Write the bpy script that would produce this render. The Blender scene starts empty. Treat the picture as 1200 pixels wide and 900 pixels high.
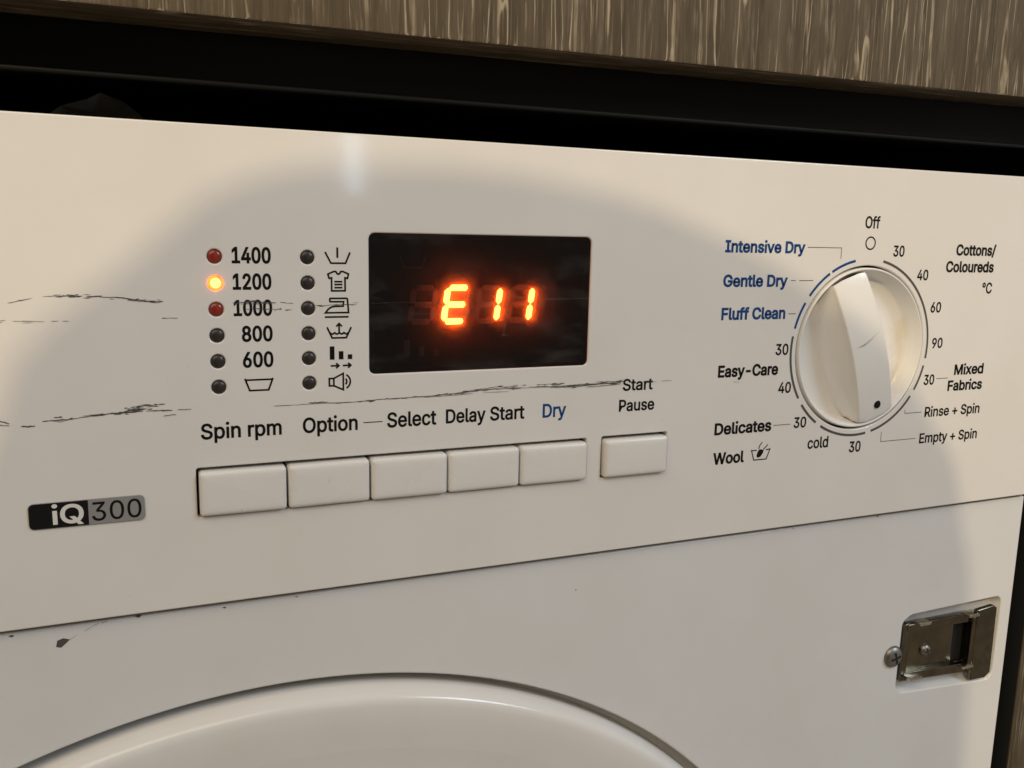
# Close-up of a washing machine control panel in a kitchen cabinet opening.
import bpy, bmesh, math, random
from mathutils import Vector, Matrix
from mathutils.geometry import tessellate_polygon

U = 0.00075          # one layout unit in metres (a push button is 30 units wide)
random.seed(7)
scene = bpy.context.scene
col = scene.collection

# ------------------------------------------------------------------ camera
cam_data = bpy.data.cameras.new('camera')
camera = bpy.data.objects.new('camera', cam_data)
col.objects.link(camera)
scene.camera = camera
cam_data.sensor_width = 36.0
cam_data.lens = 36.0 * 1032.70 / 1200.0
cam_data.clip_start = 0.005
cam_data.clip_end = 50
CAM = Vector((-68.547, -310.840, 61.526)) * U
CR = (Matrix.Rotation(-0.40155, 3, 'Z') @ Matrix.Rotation(-0.168542, 3, 'X') @ Matrix.Rotation(-0.0216502, 3, 'Y'))
c_right, c_fwd, c_up = CR @ Vector((1, 0, 0)), CR @ Vector((0, 1, 0)), CR @ Vector((0, 0, 1))
camera.matrix_world = Matrix(((c_right.x, c_up.x, -c_fwd.x, CAM.x), (c_right.y, c_up.y, -c_fwd.y, CAM.y),
                              (c_right.z, c_up.z, -c_fwd.z, CAM.z), (0, 0, 0, 1)))

# ------------------------------------------------------------------ light (indoors, no sun or sky)
world = bpy.data.worlds.new('World')
scene.world = world
world.use_nodes = True
bg = world.node_tree.nodes['Background']
bg.inputs[0].default_value = (1.0, 0.90, 0.76, 1)
bg.inputs[1].default_value = 0.22

def lamp(name, kind, loc, target, energy, color, **kw):
    d = bpy.data.lights.new(name, kind)
    d.energy = energy; d.color = color
    for k, v in kw.items(): setattr(d, k, v)
    o = bpy.data.objects.new(name, d); col.objects.link(o)
    o.location = loc
    o.rotation_euler = (Vector(target) - Vector(loc)).to_track_quat('-Z', 'Y').to_euler()
    return o

HEAD = Vector((-0.225, -0.550, 0.335))               # centre of the photographer's head
LDIR = Vector((0.35, 0.75, -0.55)).normalized()      # way the ceiling lamp's light travels
lamp('ceiling_lamp', 'POINT', HEAD - LDIR * 1.6, (0, 0, 0), 76, (1.0, 0.80, 0.52), shadow_soft_size=0.011)
lamp('overhead_fill', 'AREA', (-1.0, -1.5, 1.7), (0, 0, 0), 34, (1.0, 0.84, 0.64), shape='RECTANGLE', size=2.4, size_y=1.8)  # added soft fill from overhead, no such source is seen
lamp('cool_fill', 'AREA', (1.6, -1.5, 1.25), (0.1, 0, 0), 22, (0.72, 0.84, 1.0), shape='RECTANGLE', size=0.7, size_y=0.9)  # added cool fill from the right, set clear of panel reflections
lamp('window_slit', 'AREA', (0.455, -2.0, 0.275), (0, 0, 0.06), 0.24, (0.62, 0.82, 1.0), shape='RECTANGLE', size=0.034, size_y=0.27)

vs = scene.view_settings
vs.view_transform = 'Standard'; vs.look = 'None'; vs.exposure = 0.0; vs.gamma = 1.0; vs.use_curve_mapping = False
scene.render.resolution_x, scene.render.resolution_y = 1024, 768
scene.cycles.use_denoising = True
scene.cycles.sample_clamp_indirect = 4.0
scene.cycles.max_bounces = 6
scene.cycles.diffuse_bounces = 3

# ------------------------------------------------------------------ materials
def mat(name, color, rough=0.5, metal=0.0, coat=0.0, spec=0.5, emit=None, strength=0.0):
    m = bpy.data.materials.new(name); m.use_nodes = True
    b = m.node_tree.nodes['Principled BSDF']
    b.inputs['Base Color'].default_value = (*color, 1)
    b.inputs['Roughness'].default_value = rough
    b.inputs['Metallic'].default_value = metal
    b.inputs['Coat Weight'].default_value = coat
    b.inputs['Coat Roughness'].default_value = 0.05
    b.inputs['Specular IOR Level'].default_value = spec
    if emit:
        b.inputs['Emission Color'].default_value = (*emit, 1)
        b.inputs['Emission Strength'].default_value = strength
    return m

def nodes(m): return m.node_tree.nodes, m.node_tree.links, m.node_tree.nodes['Principled BSDF']

def coords(m, scale):
    n, l, b = nodes(m)
    tc = n.new('ShaderNodeTexCoord'); mp = n.new('ShaderNodeMapping')
    mp.inputs['Scale'].default_value = scale
    l.new(tc.outputs['Object'], mp.inputs['Vector'])
    return mp.outputs['Vector']

def noise(m, vec, scale, detail=4, rough=0.55, dist=0.0):
    n, l, b = nodes(m)
    t = n.new('ShaderNodeTexNoise')
    t.inputs['Scale'].default_value = scale; t.inputs['Detail'].default_value = detail
    t.inputs['Roughness'].default_value = rough; t.inputs['Distortion'].default_value = dist
    l.new(vec, t.inputs['Vector'])
    return t.outputs['Fac']

def ramp(m, fac, stops):
    n, l, b = nodes(m)
    r = n.new('ShaderNodeValToRGB')
    while len(r.color_ramp.elements) < len(stops): r.color_ramp.elements.new(0.5)
    for e, (p, c) in zip(r.color_ramp.elements, stops):
        e.position = p; e.color = (*c, 1) if len(c) == 3 else c
    l.new(fac, r.inputs['Fac'])
    return r.outputs['Color']

def mixc(m, fac, a, b_, mode='MIX'):
    n, l, b = nodes(m)
    x = n.new('ShaderNodeMix'); x.data_type = 'RGBA'; x.blend_type = mode
    for k, v in ((0, fac), (6, a), (7, b_)):
        if hasattr(v, 'is_output'): l.new(v, x.inputs[k])
        else: x.inputs[k].default_value = v if k == 0 else (*v, 1)
    return x.outputs[2]

def bump(m, fac, strength, distance):
    n, l, b = nodes(m)
    x = n.new('ShaderNodeBump'); x.inputs['Strength'].default_value = strength; x.inputs['Distance'].default_value = distance
    l.new(fac, x.inputs['Height']); l.new(x.outputs['Normal'], b.inputs['Normal'])

def white_plastic(name, base, rough, grime=0.5, coat=0.0):
    """off-white enamel or plastic: slight orange peel, faint smudges and grime specks"""
    m = mat(name, base, rough, coat=coat); n, l, b = nodes(m)
    v = n.new('ShaderNodeNewGeometry').outputs['Position']
    sm = ramp(m, noise(m, v, 22, 5, 0.6), [(0.35, (0, 0, 0)), (0.75, (1, 1, 1))])
    c = mixc(m, sm, base, tuple(x * y for x, y in zip(base, (0.955, 0.945, 0.925))))
    sp = ramp(m, noise(m, v, 900, 2, 0.5), [(0.70, (0, 0, 0)), (0.78, (1, 1, 1))])
    pa = ramp(m, noise(m, v, 60, 3, 0.6), [(0.52, (0, 0, 0)), (0.68, (1, 1, 1))])
    mk = mixc(m, 1.0, sp, pa, 'MULTIPLY')
    mk = mixc(m, 1.0, mk, (grime, grime, grime), 'MULTIPLY')
    c = mixc(m, mk, c, (0.30, 0.26, 0.20))
    l.new(c, b.inputs['Base Color'])
    rr = ramp(m, noise(m, v, 35, 4, 0.6), [(0.3, (rough * 0.8,) * 3), (0.8, (min(1, rough * 1.5),) * 3)])
    l.new(rr, b.inputs['Roughness'])
    bump(m, noise(m, v, 30, 2, 0.4), 0.014, 0.002)
    return m

M = {}
M['fascia'] = white_plastic('fascia_plastic', (0.80, 0.775, 0.735), 0.075, 0.35)
M['front'] = white_plastic('front_enamel', (0.742, 0.738, 0.724), 0.13, 0.35)
M['door'] = white_plastic('door_plastic', (0.81, 0.785, 0.74), 0.13, 0.3)
M['button'] = white_plastic('button_plastic', (0.80, 0.78, 0.74), 0.24, 0.6)
M['knob'] = white_plastic('knob_plastic', (0.84, 0.825, 0.79), 0.2, 0.5)
# patchy yellow tint deep in the dial's dish, stronger towards the right
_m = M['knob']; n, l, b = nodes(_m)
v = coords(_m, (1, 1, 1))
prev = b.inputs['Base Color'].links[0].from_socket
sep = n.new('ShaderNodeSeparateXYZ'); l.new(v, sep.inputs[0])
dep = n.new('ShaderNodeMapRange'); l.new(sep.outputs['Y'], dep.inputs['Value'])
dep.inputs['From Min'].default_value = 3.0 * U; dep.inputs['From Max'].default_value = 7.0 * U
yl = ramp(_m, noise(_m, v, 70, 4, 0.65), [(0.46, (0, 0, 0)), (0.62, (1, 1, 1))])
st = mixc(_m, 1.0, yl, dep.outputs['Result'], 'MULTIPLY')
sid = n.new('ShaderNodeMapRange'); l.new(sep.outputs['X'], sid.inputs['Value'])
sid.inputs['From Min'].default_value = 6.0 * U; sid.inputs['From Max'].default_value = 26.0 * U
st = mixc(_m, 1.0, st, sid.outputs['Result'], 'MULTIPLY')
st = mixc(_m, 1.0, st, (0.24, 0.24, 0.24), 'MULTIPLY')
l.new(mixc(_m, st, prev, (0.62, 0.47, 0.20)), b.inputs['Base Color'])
M['ink'] = mat('black_ink', (0.007, 0.0065, 0.006), 0.5, spec=0.15)
M['blue_ink'] = mat('blue_ink', (0.007, 0.058, 0.21), 0.5, spec=0.2)
M['grey_ink'] = mat('grey_ink', (0.09, 0.088, 0.08), 0.5, spec=0.2)
M['scuff'] = mat('scuff_black', (0.075, 0.068, 0.06), 0.7)
M['scuff_pale'] = mat('scuff_grey', (0.33, 0.30, 0.26), 0.7)
M['dark'] = mat('dark_inside', (0.008, 0.008, 0.008), 0.8)
M['rail'] = mat('black_rail', (0.0032, 0.003, 0.0028), 0.42, spec=0.12)
M['gap'] = mat('gap_shade', (0.004, 0.004, 0.004), 0.7)
M['badge_black'] = mat('badge_black', (0.008, 0.008, 0.008), 0.3)
M['badge_grey'] = mat('badge_grey', (0.27, 0.265, 0.255), 0.4)
M['badge_white'] = mat('badge_white', (0.75, 0.73, 0.68), 0.35)
M['led_off'] = mat('led_dark', (0.030, 0.024, 0.021), 0.32)
M['led_red'] = mat('led_red', (0.20, 0.022, 0.012), 0.18, emit=(1.0, 0.10, 0.04), strength=0.03)
M['led_on'] = mat('led_lit', (0.5, 0.2, 0.05), 0.2, emit=(26.0, 3.2, 0.45), strength=1.0)
M['led_core'] = mat('led_core', (0.5, 0.4, 0.1), 0.2, emit=(6.0, 1.05, 0.34), strength=1.0)
M['led_rim'] = mat('led_rim', (0.5, 0.1, 0.03), 0.2, emit=(7.0, 0.50, 0.035), strength=1.0)
M['seg_on'] = mat('segment_lit', (0.3, 0.1, 0.05), 0.5, emit=(75.0, 8.5, 1.0), strength=1.0)
M['seg_off'] = mat('segment_unlit', (0.11, 0.10, 0.095), 0.5)
M['housing'] = mat('display_housing', (0.004, 0.004, 0.004), 0.6, spec=0.15)
M['scratch_lt'] = mat('scratch_light', (0.16, 0.145, 0.135), 0.6)

# dark filter pane of the display: mostly lets light through, scatters a little of it
m = bpy.data.materials.new('filter_pane'); m.use_nodes = True
n, l = m.node_tree.nodes, m.node_tree.links
n.remove(n['Principled BSDF'])
tr = n.new('ShaderNodeBsdfTransparent'); tr.inputs[0].default_value = (0.42, 0.36, 0.36, 1)
tl = n.new('ShaderNodeBsdfTranslucent'); tl.inputs[0].default_value = (0.9, 0.75, 0.7, 1)
gl = n.new('ShaderNodeBsdfGlossy'); gl.inputs['Roughness'].default_value = 0.10
fr = n.new('ShaderNodeFresnel'); fr.inputs[0].default_value = 1.45
m1 = n.new('ShaderNodeMixShader'); m1.inputs[0].default_value = 0.07
m2 = n.new('ShaderNodeMixShader')
l.new(tr.outputs[0], m1.inputs[1]); l.new(tl.outputs[0], m1.inputs[2])
l.new(fr.outputs[0], m2.inputs[0]); l.new(m1.outputs[0], m2.inputs[1]); l.new(gl.outputs[0], m2.inputs[2])
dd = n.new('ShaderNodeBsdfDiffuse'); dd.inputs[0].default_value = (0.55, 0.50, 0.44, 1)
m3 = n.new('ShaderNodeMixShader')                      # pale smeary haze painted in for the pane's hazy reflections
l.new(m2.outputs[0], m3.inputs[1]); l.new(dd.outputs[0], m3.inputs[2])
l.new(m3.outputs[0], n['Material Output'].inputs[0])
tcn = n.new('ShaderNodeTexCoord'); nz = n.new('ShaderNodeTexNoise'); nz.inputs['Scale'].default_value = 55; nz.inputs['Detail'].default_value = 5
l.new(tcn.outputs['Object'], nz.inputs['Vector'])
mr = n.new('ShaderNodeMapRange'); l.new(nz.outputs['Fac'], mr.inputs['Value'])
mr.inputs['From Min'].default_value = 0.4; mr.inputs['From Max'].default_value = 0.7; mr.inputs['To Min'].default_value = 0.04; mr.inputs['To Max'].default_value = 0.16
l.new(mr.outputs[0], gl.inputs['Roughness'])
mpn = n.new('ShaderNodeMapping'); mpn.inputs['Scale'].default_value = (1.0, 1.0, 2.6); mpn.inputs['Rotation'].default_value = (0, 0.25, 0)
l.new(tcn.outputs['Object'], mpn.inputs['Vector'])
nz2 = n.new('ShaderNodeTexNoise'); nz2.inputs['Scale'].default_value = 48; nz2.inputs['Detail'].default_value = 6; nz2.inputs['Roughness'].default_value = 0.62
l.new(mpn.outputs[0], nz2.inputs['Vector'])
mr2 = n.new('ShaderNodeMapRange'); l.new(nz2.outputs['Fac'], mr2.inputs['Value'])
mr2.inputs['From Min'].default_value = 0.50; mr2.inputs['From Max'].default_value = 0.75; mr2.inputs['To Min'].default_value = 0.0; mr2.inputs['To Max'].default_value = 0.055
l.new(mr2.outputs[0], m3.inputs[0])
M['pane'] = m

def metal(name, color, rough):
    m = mat(name, color, rough, metal=1.0); n, l, b = nodes(m)
    v = coords(m, (1, 1, 1))
    f = noise(m, v, 160, 5, 0.65)
    l.new(ramp(m, f, [(0.3, tuple(c * 0.55 for c in color)), (0.75, color)]), b.inputs['Base Color'])
    l.new(ramp(m, noise(m, v, 90, 4), [(0.3, (rough * 0.7,) * 3), (0.75, (rough * 1.8,) * 3)]), b.inputs['Roughness'])
    bump(m, noise(m, v, 60, 2), 0.15, 0.002)
    return m
M['chrome'] = metal('plated_steel', (0.23, 0.205, 0.155), 0.15)
M['bright'] = metal('glint_steel', (0.80, 0.74, 0.62), 0.22)
M['screw'] = metal('screw_steel', (0.36, 0.34, 0.31), 0.36)

def wood(name, tint=1.0, along='z'):
    """grey-brown laminate with pale wavering pores running along the board"""
    m = mat(name, (0.1, 0.08, 0.06), 0.5, spec=0.3); n, l, b = nodes(m)
    sc_ = (lambda s: (1.0, 1.0, s)) if along == 'z' else (lambda s: (s, 1.0, 1.0))
    v = coords(m, sc_(0.04)); wv = coords(m, sc_(0.22))
    wob = n.new('ShaderNodeTexNoise'); wob.inputs['Scale'].default_value = 150; wob.inputs['Detail'].default_value = 3
    l.new(wv, wob.inputs['Vector'])
    sub = n.new('ShaderNodeVectorMath'); sub.operation = 'SCALE'; sub.inputs['Scale'].default_value = 0.0019
    l.new(wob.outputs['Color'], sub.inputs[0])
    add = n.new('ShaderNodeVectorMath'); add.operation = 'ADD'
    l.new(v, add.inputs[0]); l.new(sub.outputs[0], add.inputs[1])
    vv = add.outputs[0]
    t = tint
    base = ramp(m, noise(m, vv, 150, 6, 0.75), [(0.28, (0.070 * t, 0.049 * t, 0.026 * t)), (0.5, (0.118 * t, 0.089 * t, 0.054 * t)), (0.74, (0.170 * t, 0.132 * t, 0.088 * t))])
    p1 = ramp(m, noise(m, vv, 240, 1, 0.4), [(0.468, (0, 0, 0)), (0.480, (1, 1, 1)), (0.494, (1, 1, 1)), (0.506, (0, 0, 0))])
    p2 = ramp(m, noise(m, vv, 520, 2, 0.5), [(0.61, (0, 0, 0)), (0.655, (0.55, 0.55, 0.55))])
    p3 = ramp(m, noise(m, vv, 1500, 3, 0.6), [(0.52, (0, 0, 0)), (0.70, (0.35, 0.35, 0.35))])
    brk = ramp(m, noise(m, coords(m, sc_(0.30)), 170, 3, 0.6), [(0.40, (0.12, 0.12, 0.12)), (0.56, (1, 1, 1))])
    pr = mixc(m, 1.0, mixc(m, 1.0, mixc(m, 1.0, p1, p2, 'LIGHTEN'), p3, 'LIGHTEN'), brk, 'MULTIPLY')
    dk = ramp(m, noise(m, vv, 700, 2, 0.5), [(0.36, (1, 1, 1)), (0.46, (0, 0, 0))])
    base = mixc(m, mixc(m, 1.0, dk, (0.35, 0.35, 0.35), 'MULTIPLY'), base, (0.038 * t, 0.027 * t, 0.015 * t))
    c = mixc(m, pr, base, (0.44 * t, 0.365 * t, 0.26 * t))
    l.new(c, b.inputs['Base Color'])
    bump(m, pr, 0.3, 0.0003)
    return m
M['wood'] = wood('oak_laminate', 0.95)
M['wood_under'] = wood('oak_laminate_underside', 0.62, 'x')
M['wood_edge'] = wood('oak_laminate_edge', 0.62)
M['floor'] = mat('floor_tile', (0.30, 0.25, 0.19), 0.5)

# ------------------------------------------------------------------ helpers
W = {}                                   # world matrix of each object

def setp(o, parent, world):
    W[o.name] = world
    if parent is None: o.matrix_world = world
    else:
        o.parent = parent
        o.matrix_local = W[parent.name].inverted() @ world

def link(name, mesh, material=None, parent=None, loc=(0, 0, 0), rot=None):
    """loc in layout units"""
    if material is not None and not mesh.materials: mesh.materials.append(material)
    o = bpy.data.objects.new(name, mesh); col.objects.link(o)
    w = Matrix.Translation(Vector(loc) * U)
    if rot is not None: w = w @ rot
    setp(o, parent, w)
    return o

def empty(name, loc):
    o = bpy.data.objects.new(name, None); col.objects.link(o); o.empty_display_size = 0.05
    setp(o, None, Matrix.Translation(Vector(loc) * U))
    return o

def tag(o, label=None, cat=None, group=None, kind=None):
    for k, v in (('label', label), ('category', cat), ('group', group), ('kind', kind)):
        if v: o[k] = v
    return o

def finish(me, smooth=True, angle=30):
    if smooth:
        for p in me.polygons: p.use_smooth = True
        me.set_sharp_from_angle(angle=math.radians(angle))
    return me

def raw(name, verts, faces, smooth=False, angle=30):
    me = bpy.data.meshes.new(name)
    me.from_pydata([tuple(c * U for c in v) for v in verts], [], faces)
    me.validate(); me.update()
    return finish(me, smooth, angle)

def rounded(pts, r, seg=5):
    """polygon with rounded corners, layout units"""
    out = []; k = len(pts)
    rs = r if isinstance(r, (list, tuple)) else [r] * k
    for i in range(k):
        p = Vector(pts[i]); a = Vector(pts[i - 1]) - p; b = Vector(pts[(i + 1) % k]) - p
        ri = rs[i]
        if ri <= 0: out.append(tuple(p)); continue
        ang = a.angle(b); d = min(ri / math.tan(ang / 2), a.length * .48, b.length * .48)
        ri = d * math.tan(ang / 2)
        a.normalize(); b.normalize()
        bis = (a + b).normalized(); c = p + bis * (ri / math.sin(ang / 2))
        s, e = p + a * d - c, p + b * d - c
        a0 = math.atan2(s.y, s.x); da = math.atan2(e.y, e.x) - a0
        while da > math.pi: da -= 2 * math.pi
        while da < -math.pi: da += 2 * math.pi
        for j in range(seg + 1):
            t = a0 + da * j / seg
            out.append((c.x + ri * math.cos(t), c.y + ri * math.sin(t)))
    return out

def rect(x0, z0, x1, z1): return [(x0, z0), (x1, z0), (x1, z1), (x0, z1)]
def circle(cx, cz, r, n=96): return [(cx + r * math.cos(2 * math.pi * i / n), cz + r * math.sin(2 * math.pi * i / n)) for i in range(n)]

def plate(name, outer, holes, y, thick, bev, res=3, angle=30):
    """flat plate in the x-z plane with rounded edges, its front face at depth y"""
    cu = bpy.data.curves.new(name, 'CURVE'); cu.dimensions = '2D'; cu.fill_mode = 'BOTH'
    cu.extrude = (thick / 2 - bev) * U; cu.bevel_depth = bev * U; cu.bevel_resolution = res; cu.offset = -bev * U
    for poly in [outer] + list(holes):
        s = cu.splines.new('POLY'); s.points.add(len(poly) - 1); s.use_cyclic_u = True
        for q, (a, b_) in zip(s.points, poly): q.co = (a * U, b_ * U, 0, 1)
    o = bpy.data.objects.new(name, cu); col.objects.link(o)
    dg = bpy.context.evaluated_depsgraph_get()
    me = bpy.data.meshes.new_from_object(o.evaluated_get(dg))
    bpy.data.objects.remove(o); bpy.data.curves.remove(cu)
    me.materials.clear()
    me.transform(Matrix(((1, 0, 0, 0), (0, 0, -1, (y + thick / 2) * U), (0, 1, 0, 0), (0, 0, 0, 1))))
    bm = bmesh.new(); bm.from_mesh(me); bmesh.ops.remove_doubles(bm, verts=bm.verts, dist=1e-7)
    bmesh.ops.recalc_face_normals(bm, faces=bm.faces); bm.to_mesh(me); bm.free()
    finish(me, True, angle)
    # keep the broad flat faces flat: their rims stay sharp
    bm = bmesh.new(); bm.from_mesh(me)
    for e in bm.edges:
        if len(e.link_faces) == 2 and (abs(e.link_faces[0].normal.y) > .9999) != (abs(e.link_faces[1].normal.y) > .9999): e.smooth = False
    bm.to_mesh(me); bm.free()
    return me

def box(name, x0, x1, y0, y1, z0, z1, bev=0.0, seg=2):
    bm = bmesh.new(); bmesh.ops.create_cube(bm, size=1)
    for v in bm.verts:
        v.co = Vector(((x0 + x1) / 2 + v.co.x * (x1 - x0), (y0 + y1) / 2 + v.co.y * (y1 - y0), (z0 + z1) / 2 + v.co.z * (z1 - z0))) * U
    if bev: bmesh.ops.bevel(bm, geom=bm.edges[:], offset=bev * U, segments=seg, profile=0.5, affect='EDGES')
    me = bpy.data.meshes.new(name); bm.to_mesh(me); bm.free()
    return finish(me, bool(bev), 40)

def lathe(name, prof, n=128, angle=35):
    """profile of (radius, y) turned about the y axis"""
    vs_, fs = [], []
    k = len(prof)
    for i in range(n):
        a = 2 * math.pi * i / n
        for r, y in prof: vs_.append((r * math.cos(a), y, r * math.sin(a)))
    for i in range(n):
        j = (i + 1) % n
        for q in range(k - 1): fs.append((i * k + q, i * k + q + 1, j * k + q + 1, j * k + q))
    me = raw(name, vs_, fs)
    bm = bmesh.new(); bm.from_mesh(me); bmesh.ops.remove_doubles(bm, verts=bm.verts, dist=1e-7)
    bmesh.ops.dissolve_degenerate(bm, edges=bm.edges, dist=1e-8)
    bmesh.ops.recalc_face_normals(bm, faces=bm.faces); bm.to_mesh(me); bm.free()
    return finish(me, True, angle)

# --- flat printing: ribbons and filled outlines lying just proud of a surface
class Print:
    def __init__(self, y): self.v, self.f, self.y = [], [], y
    def lift(self): self.y -= 0.0012
    def poly(self, loops):
        pts = [Vector((a, b_, 0)) for lp in loops for a, b_ in lp]
        base = len(self.v); self.v += [(q.x, self.y, q.y) for q in pts]
        for t in tessellate_polygon([[Vector((a, b_, 0)) for a, b_ in lp] for lp in loops]):
            a, b_, c = (pts[i] for i in t)
            if (b_ - a).cross(c - a).z < 0: t = t[::-1]
            self.f.append(tuple(base + i for i in t))
        self.lift()
    def ribbon(self, pts, w, closed=False, taper=None):
        k = len(pts); base = len(self.v)
        P = [Vector(q) for q in pts]
        for i in range(k):
            a = P[i - 1] if (closed or i > 0) else None
            b_ = P[(i + 1) % k] if (closed or i < k - 1) else None
            d1 = (P[i] - a).normalized() if a is not None else None
            d2 = (b_ - P[i]).normalized() if b_ is not None else None
            if d1 is None or d1.length == 0: d1 = d2
            if d2 is None or d2.length == 0: d2 = d1
            t = (d1 + d2); t = t.normalized() if t.length > 1e-6 else d1
            nrm = Vector((-t.y, t.x))
            ww = (w if taper is None else w * taper[i]) / 2
            sc = ww / max(0.45, nrm.dot(Vector((-d1.y, d1.x))))
            for s in (1, -1):
                q = P[i] + nrm * sc * s; self.v.append((q.x, self.y, q.y))
        for i in range(k if closed else k - 1):
            j = (i + 1) % k
            self.f.append((base + 2 * i + 1, base + 2 * j + 1, base + 2 * j, base + 2 * i))
        self.lift()
    def mesh(self, name): return raw(name, self.v, self.f)

def bez(a, b_, c, d, t):
    s = 1 - t
    return (s ** 3 * a[0] + 3 * s * s * t * b_[0] + 3 * s * t * t * c[0] + t ** 3 * d[0], s ** 3 * a[1] + 3 * s * s * t * b_[1] + 3 * s * t * t * c[1] + t ** 3 * d[1])

def glyph_loops(ch):
    adv, sps = GLYPHS[ch]; loops = []
    for sp in sps:
        k = len(sp); lp = []
        for i in range(k):
            p, q = sp[i], sp[(i + 1) % k]
            a, b_, c, d = p[2:4], p[4:6], q[0:2], q[2:4]
            crx = abs((b_[0] - a[0]) * (d[1] - a[1]) - (b_[1] - a[1]) * (d[0] - a[0])) + abs((c[0] - a[0]) * (d[1] - a[1]) - (c[1] - a[1]) * (d[0] - a[0]))
            n = 1 if crx < 1500 else 4
            for j in range(n): lp.append(bez(a, b_, c, d, j / n))
        out = []
        for q in lp:
            if not out or math.dist(q, out[-1]) > 2: out.append(q)
        if math.dist(out[0], out[-1]) <= 2: out.pop()
        loops.append(out)
    return adv, loops

def area(lp): return sum(a[0] * b_[1] - b_[0] * a[1] for a, b_ in zip(lp, lp[1:] + lp[:1])) / 2
def inside(pt, lp):
    r = False
    for a, b_ in zip(lp, lp[1:] + lp[:1]):
        if (a[1] > pt[1]) != (b_[1] > pt[1]) and pt[0] < (b_[0] - a[0]) * (pt[1] - a[1]) / (b_[1] - a[1]) + a[0]: r = not r
    return r

def text(body, x0, x1, z, cap, weight, y=-0.07, track=0):
    """lettering whose ink runs from x0 to x1 with baseline z and capital height cap; weight widens the strokes"""
    pen = 0; allp = []
    for ch in body:
        if ch == ' ': pen += 369; continue
        adv, loops = glyph_loops(ch)
        if ch == 'i':                       # keep the dot clear of the stem in heavy weights
            up = 95 * weight
            loops = [[(px, pz + (up if min(q[1] for q in lp) > 780 else (-up if pz > 600 else 0))) for px, pz in lp] for lp in loops]
        allp.append([[(px + pen, pz) for px, pz in lp] for lp in loops]); pen += adv + track
    mn = min(q[0] for g in allp for lp in g for q in lp); mx = max(q[0] for g in allp for lp in g for q in lp)
    sx = (x1 - x0 - weight) / (mx - mn); sz = (cap - weight) / 1000
    pr = Print(y)
    for g in allp:
        g = [[(x0 + weight / 2 + (px - mn) * sx, z + weight / 2 + pz * sz) for px, pz in lp] for lp in g]
        big = max(g, key=lambda lp: abs(area(lp))); sgn = area(big) > 0
        outs = [lp for lp in g if (area(lp) > 0) == sgn]; hol = [lp for lp in g if (area(lp) > 0) != sgn]
        for o in outs: pr.poly([o] + [h for h in hol if inside(h[0], o)])
        if weight > 0:
            for lp in g: pr.ribbon(lp, weight, closed=True)
    return pr.mesh('lettering')

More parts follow.
